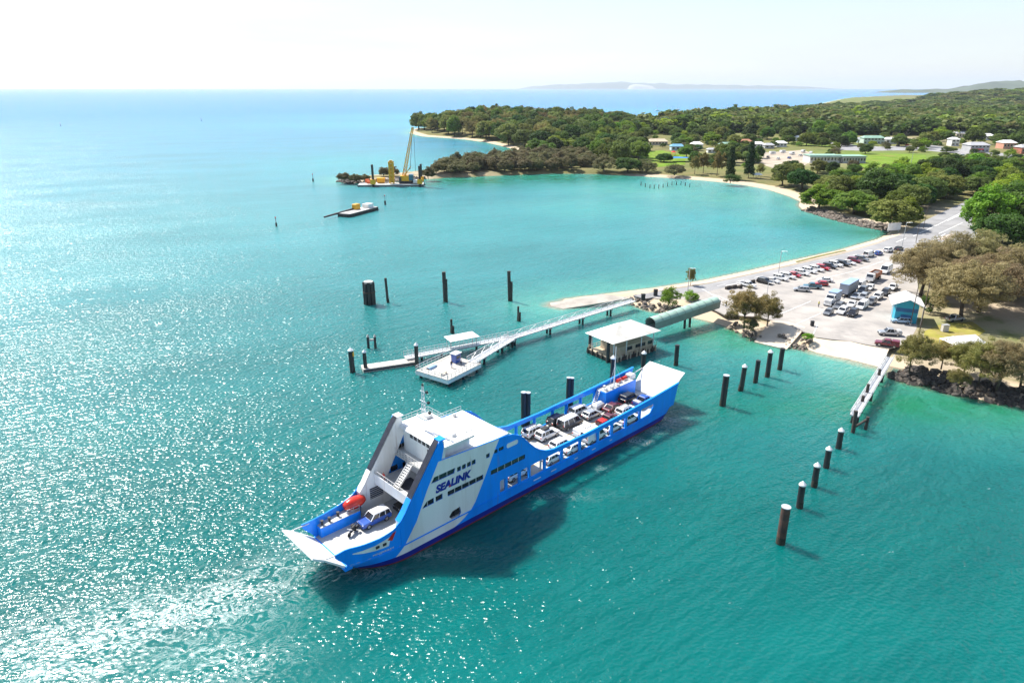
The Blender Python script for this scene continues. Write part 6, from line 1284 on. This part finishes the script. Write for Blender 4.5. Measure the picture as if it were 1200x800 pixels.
# ------------------------------------------------------------------ teal kiosk building
kp = G(1060, 378, 2.06); ka = heading(G(1047, 378, 2), G(1070, 380.5, 2)); e = empty('ticket_kiosk', kp, ka, 'two storey teal kiosk with white gabled roof beside the car park', 'building')
w_, d_, h_ = 2.6, 3.4, 4.9
MB().prism([(-w_, 0), (w_, 0), (w_, h_), (0, h_ + 1.5), (-w_, h_)], 0, 2 * d_).build('wall', M['teal'], e)
MB().lo(-w_ + .1, w_ - .1, -.06, 0, 2.9, 3.9).build('screen', M['tealdark'], e); MB().lo(w_, w_ + .05, 1.0, 5.8, 3.0, 4.2).build('window', M['glass'], e); MB().lo(-1.2, 1.2, -.08, 0, .1, 2.2).build('roller_door', M['tealdark'], e)
for s in (-1, 1):
    MB().add([(0, -1.4, h_ + 1.75), (s * (w_ + 1.3), -1.4, h_ - .1 + .1), (s * (w_ + 1.3), 2 * d_ + 1.2, h_), (0, 2 * d_ + 1.2, h_ + 1.75), (0, -1.4, h_ + 1.6), (s * (w_ + 1.3), -1.4, h_ - .15), (s * (w_ + 1.3), 2 * d_ + 1.2, h_ - .15), (0, 2 * d_ + 1.2, h_ + 1.6)], [(0, 1, 2, 3), (7, 6, 5, 4), (0, 4, 5, 1), (1, 5, 6, 2), (2, 6, 7, 3)]).build('roof', M['roofwhite'], e)
    MB().tube((s * 3.5, -1.1, 0), (s * 3.5, -1.1, h_), .1).build('post', M['white'], e)
e = empty('marquee', G(1126, 410, 2.06), .2, 'white marquee tent behind the shore casuarinas', 'tent')
MB().add([(-4.2, -2.6, 2.3), (4.2, -2.6, 2.3), (4.2, 2.6, 2.3), (-4.2, 2.6, 2.3), (-3, 0, 3.7), (3, 0, 3.7)], [(0, 1, 5, 4), (1, 2, 5), (2, 3, 4, 5), (3, 0, 4)]).build('canopy', M['roofwhite'], e)
for x in (-4, 0, 4):
    for y in (-2.5, 2.5): MB().tube((x, y, 0), (x, y, 2.4), .07).build('pole', M['alu'], e)
e = empty('utility_cabinet', G(1106.5, 388, 2.05), .1, 'grey utility cabinet standing on the foreshore lawn', 'cabinet'); MB().lo(-.8, .8, -.5, .5, 0, 1.7).build('body', M['concrete'], e, .04); MB().lo(-.85, .85, -.55, .55, 1.7, 1.8).build('lid', M['steel'], e)
e = empty('sign_board', G(1047, 272, 2.0), .3, 'white sign board facing the bay at the start of the causeway', 'sign'); MB().lo(-3.4, 3.4, -.06, .06, .8, 4.0).build('board', M['roofwhite'], e)
for x in (-2.8, 2.8): MB().tube((x, .15, 0), (x, .15, 3.6), .1).build('post', M['steel'], e)
# poles
def pole(u, v, h, label, lamp=True, arm=1.6, r=.12, z=2.0, name='street_lamp', cross=False):
    e = empty(name, G(u, v, z), rowd - math.pi / 2 if not cross else .4, label, 'lamp post' if lamp else 'pole', 'poles and lamp posts'); MB().tube((0, 0, 0), (0, 0, h), r, r * .65, 8).build('post', M['steel' if lamp else 'bark'], e)
    if lamp: MB().tube((0, 0, h - .1), (arm, 0, h + .25), .06, n=6).build('arm', M['steel'], e); MB().box((arm + .25, 0, h + .25), (.7, .25, .14)).build('lantern', M['alu'], e)
    if cross: MB().bar((-1.1, 0, h - .5), (1.1, 0, h - .5), .12).build('crossarm', M['bark'], e)
    MB().box((0, 0, .25), (.35, .35, .5)).build('base', M['concrete'], e)
pole(912, 322, 8, 'tall grey lamp post among the first cars of the parked row'); pole(898.5, 347, 4.2, 'short lamp post in front of the black four wheel drive', r=.1); pole(1056.5, 291, 10, 'tall lamp post behind the black sedan at the road end'); pole(806, 341, 7.2, 'lamp post beside the young pine at the causeway end', r=.13)
pole(1073, 285, 9.5, 'timber power pole left of the road junction', False, name='power_pole', cross=True); pole(1082, 268, 10, 'taller timber power pole among the seawall trees', False, name='power_pole', cross=True); pole(1076, 395, 14, 'tall slim pole in front of the teal kiosk', False, name='power_pole', r=.16); pole(1066.5, 381, 12, 'leaning slim pole against the teal kiosk', False, name='power_pole', r=.13)
pole(1067, 195, 12, 'white light mast on the bright lawn', name='light_mast', r=.2); pole(968, 197, 9, 'slim flagpole beside the clubhouse', False, name='light_mast')
for i, (u, v, wd) in enumerate([(853,338.5,2),(860,337.5,2.2),(867,337.5,1.5),(870.5,334.5,1.2),(881,331.5,2.5),(889,330,1.6)]):
    e = empty('barrier_block', G(u, v, 2.06), rowd, 'dark roadside barrier block, %s from the shelter end' % ord_[i], 'barrier', 'dark barrier blocks along the road'); MB().prism([(-wd / 2, 0), (wd / 2, 0), (wd / 2, .8), (-wd / 2, .8)], -.45, .45).build('block', M['timber'], e, .08); MB().lo(-wd / 2 + .1, wd / 2 - .1, -.25, .25, .8, 1.0).build('coping', M['rock'], e, .05)
for i, (u, v) in enumerate([(753.5, 351.5), (768, 346)]):
    e = empty('rubbish_bin', G(u, v, 2.1), 0, 'dark green rubbish bin %s' % ['at the shore end of the steel gangway', 'left of the round green shrub'][i], 'bin', 'bins by the gangway'); MB().lo(-.55, .55, -.5, .5, 0, 1.7).build('body', M['blackpl'], e, .05); MB().lo(-.6, .6, -.55, .55, 1.7, 1.85).build('lid', M['blackpl'], e)
e = empty('rubbish_bin', G(951.5, 381.5, 2.1), 0, 'dark bin standing at the head of the vehicle ramp', 'bin'); MB().lo(-.4, .4, -.35, .35, 0, 1.2).build('body', M['blackpl'], e, .05); MB().lo(-.45, .45, -.4, .4, 1.2, 1.3).build('lid', M['blackpl'], e)
for i in range(3):
    e = empty('handrail', G(760 + i * 3.5, 348.5 - i * 1.2, 2.1), rowd, 'pale safety barrier, %s of three behind the gangway end' % ord_[i], 'barrier', 'barriers by the gangway'); r = MB(); railing(r, -.7, .7, 0, 0, 1.1, .7, .06); r.build('rail', M['alu'], e)
# swimming enclosure stakes
for i in range(12):
    u = 751 + i * 5.2; v = 217.5 + 3 * math.sin(i * .55) + i * .25
    e = pile(u, v, 2.4, .22, 'thin stake, %s of the swimming enclosure in the bay' % ord_[i], 'none', M['timber'], name='enclosure_stake', group='stakes of the swimming enclosure')

# ------------------------------------------------------------------ piling rig barge with crane, hopper barge, yachts
e = empty('crane_barge', G(459, 217.5), .05, 'low barge carrying a yellow piling rig and a lattice boom crane', 'barge')
MB().lo(-21, 21, -6, 6, -.8, 1.4).build('hull', M['deckpale'], e, .1); MB().lo(-21.1, 21.1, -6.1, 6.1, .2, .8).build('fender', M['darksteel'], e)
for x, y in ((-11, -6.2), (19, -6.2), (19, 6.2)): MB().tube((x, y, -4), (x, y, 14 if x < 0 else 13), .75, n=10).build('spud_leg', M['timber'], e); MB().lo(x - 1.6, x + 1.6, y - 1.4, y + 1.4, 1.8, 4.8).build('spud_frame', M['yellow'], e, .1)
for x, y, a_, b_, h in ((-7, 2, 5, 4, 3), (12, 3, 5, 4, 2.6), (16, -2, 3, 3, 2)): MB().lo(x - a_ / 2, x + a_ / 2, y - b_ / 2, y + b_ / 2, 1.8, 1.8 + h).build('cabin' if h > 2.5 else 'container', M['yellow' if x < 0 else 'white'], e, .1)
tw = MB()
for sx_ in (-1.25, 1.25):
    for sy_ in (-1.25, 1.25): tw.bar((.6 + sx_, -2 + sy_, 1.8), (.6 + sx_, -2 + sy_, 15.5), .8)
for k in range(6): z = 2.5 + k * 2.4; tw.box((.6, -2, z), (3.4, 3.4, .5)); tw.box((.6, -2, z + 1.1), (1.8, 1.8, 1.4))
tw.build('piling_tower', M['yellow'], e)
MB().lo(5, 14, -3, 3, 1.8, 3.0).build('crawler_track', M['darksteel'], e, .2); MB().lo(6, 13.5, -2.4, 2.4, 3.0, 6.4).build('crane_house', M['yellow'], e, .15); MB().lo(11.5, 14.5, -2.6, 2.6, 3.2, 7.2).build('counterweight', PAINT['teal'], e, .3); MB().lo(5.2, 7, -2.4, -.8, 3.2, 5.8).build('cab', M['glass'], e)
def lattice(mb, p, q, w0, w1, n, r):
    p, q = Vector(p), Vector(q); d_ = (q - p).normalized(); a_ = d_.cross(Vector((0, 1, 0))).normalized(); b_ = d_.cross(a_)
    cs = []
    for i in range(n + 1):
        c = p.lerp(q, i / n); w_ = w0 + (w1 - w0) * i / n; cs.append([c + a_ * w_ * s1 + b_ * w_ * s2 for s1, s2 in ((-1, -1), (1, -1), (1, 1), (-1, 1))])
    for i in range(n):
        for j in range(4): mb.bar(cs[i][j], cs[i + 1][j], r); mb.bar(cs[i][j], cs[i + 1][(j + 1) % 4], r * .7); mb.bar(cs[i][j], cs[i][(j + 1) % 4], r * .7)
lb = MB(); lattice(lb, (8.2, 0, 5.5), (15.5, 0, 36.5), 1.0, .5, 14, .36); boom = lb.build('boom', M['yellow'], e)
for q in ((12.5, 1, 10), (12.5, -1, 10)): MB().bar((15.5, 0, 36.5), q, .16).build('pendant_line', M['darksteel'], boom)
MB().bar((16, 0, 36), (16, 0, 9), .16).build('hoist_line', M['darksteel'], boom); MB().bar((8.6, 0, 6), (13, 0, 12), .5).build('gantry', M['yellow'], e)
for x, y, h in ((-16, 3, 2), (-14, -3, 1.5), (-3, 4, 2.2), (3, 5, 1.6), (15, 4, 1.6)): MB().lo(x - 1.3, x + 1.3, y - 1, y + 1, 1.8, 1.8 + h).build('deck_gear', M['orange' if x < -10 else 'deckgrey'], e, .1)
bp0, bp1 = G(402, 254.5), G(438, 245); e, L_ = oriented('hopper_barge', bp0, bp1, 'dark flat barge with yellow machine and long boom lying off the rig', 'barge')
MB().loft([[(x, -w_, 0 - .5), (x, -w_, 1.5), (x, w_, 1.5), (x, w_, -.5)] for x, w_ in ((0, 3.2), (1.5, 4), (L_ - 2, 4), (L_, 3))], caps=True).build('hull', M['darksteel'], e); MB().lo(1.2, L_ - 1.5, -3.5, 3.5, 1.5, 1.65).build('deck', M['deckpale'], e)
MB().bar((L_ * .55, 2.6, 2.2), (-9, 4.2, 1.2), .9, .7).build('boom', M['darksteel'], e); MB().lo(L_ * .46, L_ * .6, .6, 3.4, 1.65, 4.4).build('excavator', M['yellow'], e, .2); MB().lo(L_ * .72, L_ * .9, -2, 2, 1.65, 3.6).build('deckhouse', M['white'], e, .1)
yl = 'moored yachts far out'
for i, (u, v) in enumerate([(803,134),(812,131),(818,128.5),(826,130),(833,128),(838,132),(845,129),(852,127),(860,130.5),(868,128),(786,133),(770,130),(880,126),(905,124),(795,129)]):
    e = empty('yacht', G(u, v), random.uniform(-.5, .5), 'small white yacht moored far out beyond the town', 'boat', yl); MB().loft([[(x, -w_, .0), (x, -w_ * 1.1, 1.6), (x, w_ * 1.1, 1.6), (x, w_, 0)] for x, w_ in ((-6, 1.6), (0, 2), (4, 1.4), (7, .1))], caps=True).build('hull', M['white'], e); MB().lo(-3, 2, -1, 1, 1.6, 3).build('cabin', M['white'], e, .2); MB().tube((.5, 0, 1.6), (.5, 0, 15), .14).build('mast', M['alu'], e)

# ------------------------------------------------------------------ people
def person_mesh(top, legs, stride=.16):
    V = [((0, 0, .95), .14), ((0, 0, 1.2), .15), ((0, 0, 1.42), .14), ((0, 0, 1.52), .06), ((0, .01, 1.66), .105), ((0, -.01, 1.76), .08)]
    E_ = [(0, 1), (1, 2), (2, 3), (3, 4), (4, 5)]
    for s in (-1, 1):
        b = len(V); V += [((s * .20, 0, 1.42), .075), ((s * .27, .02, 1.15), .055), ((s * .28, -.08, .9), .045), ((s * .28, -.1, .80), .04)]; E_ += [(2, b), (b, b + 1), (b + 1, b + 2), (b + 2, b + 3)]
        c = len(V); V += [((s * .1, 0, .88), .105), ((s * .11, -s * stride * .5, .5), .075), ((s * .11, s * stride * .4, .08), .055), ((s * .11, s * stride * .4 - .16, .04), .045)]; E_ += [(0, c), (c, c + 1), (c + 1, c + 2), (c + 2, c + 3)]
    me = bpy.data.meshes.new('tmp'); me.from_pydata([v for v, _ in V], E_, []); o = bpy.data.objects.new('tmp', me); COL.objects.link(o)
    md = o.modifiers.new('skin', 'SKIN'); 
    for sv_, (_, r_) in zip(me.skin_vertices[0].data, V): sv_.radius = (r_, r_)
    me.skin_vertices[0].data[0].use_root = True; o.modifiers.new('sub', 'SUBSURF').levels = 1
    dg = bpy.context.evaluated_depsgraph_get(); m2 = bpy.data.meshes.new_from_object(o.evaluated_get(dg)); bpy.data.objects.remove(o)
    m2.materials.clear()
    for m_ in (M['skin'], top, legs, M['hair']): m2.materials.append(m_)
    for f in m2.polygons:
        z = f.center.z; x = abs(f.center.x); f.material_index = 3 if z > 1.73 else 0 if z > 1.5 or (x > .2 and z < 1.22) else 1 if z > .95 else 2 if z > .12 else 3
        f.use_smooth = True
    return m2
hv = mat('hi_vis_yellow', (.75, .70, .05), .7); nvy = mat('navy_cloth', (.02, .025, .05), .9); redc = mat('red_cloth', (.55, .02, .02), .8); whc = mat('white_cloth', (.7, .7, .68), .9); bluc = mat('blue_cloth', (.05, .12, .30), .9)
def person(p, rz, top, legs, label): o = obj('person', person_mesh(top, legs), None, p, rz); return tag(o, label, 'person')
person(G(959, 359.5, 2.06), .5, hv, nvy, 'person in hi-vis yellow directing traffic left of the white truck'); person(G(844, 356, 2.06), 1.2, whc, nvy, 'person in white walking at the mouth of the covered gangway'); person(G(850.5, 359.5, 2.06), 2.0, nvy, bluc, 'person in dark clothes near the golden casuarina')
person(FO + fd * 12.6 + fn * 3.0 + Vector((0, 0, 7.02)), FR - 1.57, redc, redc, 'person in red at the front rail of the ferry mezzanine'); person(plat_at(0, -.8), .4, nvy, bluc, 'person in dark clothes standing in the middle of the jetty platform'); person(plat_at(2.6, -1.4), 1.4, whc, nvy, 'person in white shirt standing near the blue kiosk box')
# ------------------------------------------------------------------ haze over the bay
hz = MB().lo(-45000, 45000, -45000, 45000, -6, 420).build('haze', None); tag(hz, 'thin sea haze over the whole bay', kind='stuff')
m = bpy.data.materials.new('sea_haze'); m.use_nodes = True; t = m.node_tree; t.nodes.remove(t.nodes['Principled BSDF']); pv = t.nodes.new('ShaderNodeVolumePrincipled'); pv.inputs['Color'].default_value = (.78, .88, 1, 1); pv.inputs['Density'].default_value = 3.2e-5; pv.inputs['Anisotropy'].default_value = .2
t.links.new(pv.outputs[0], t.nodes['Material Output'].inputs['Volume']); hz.data.materials.append(m)
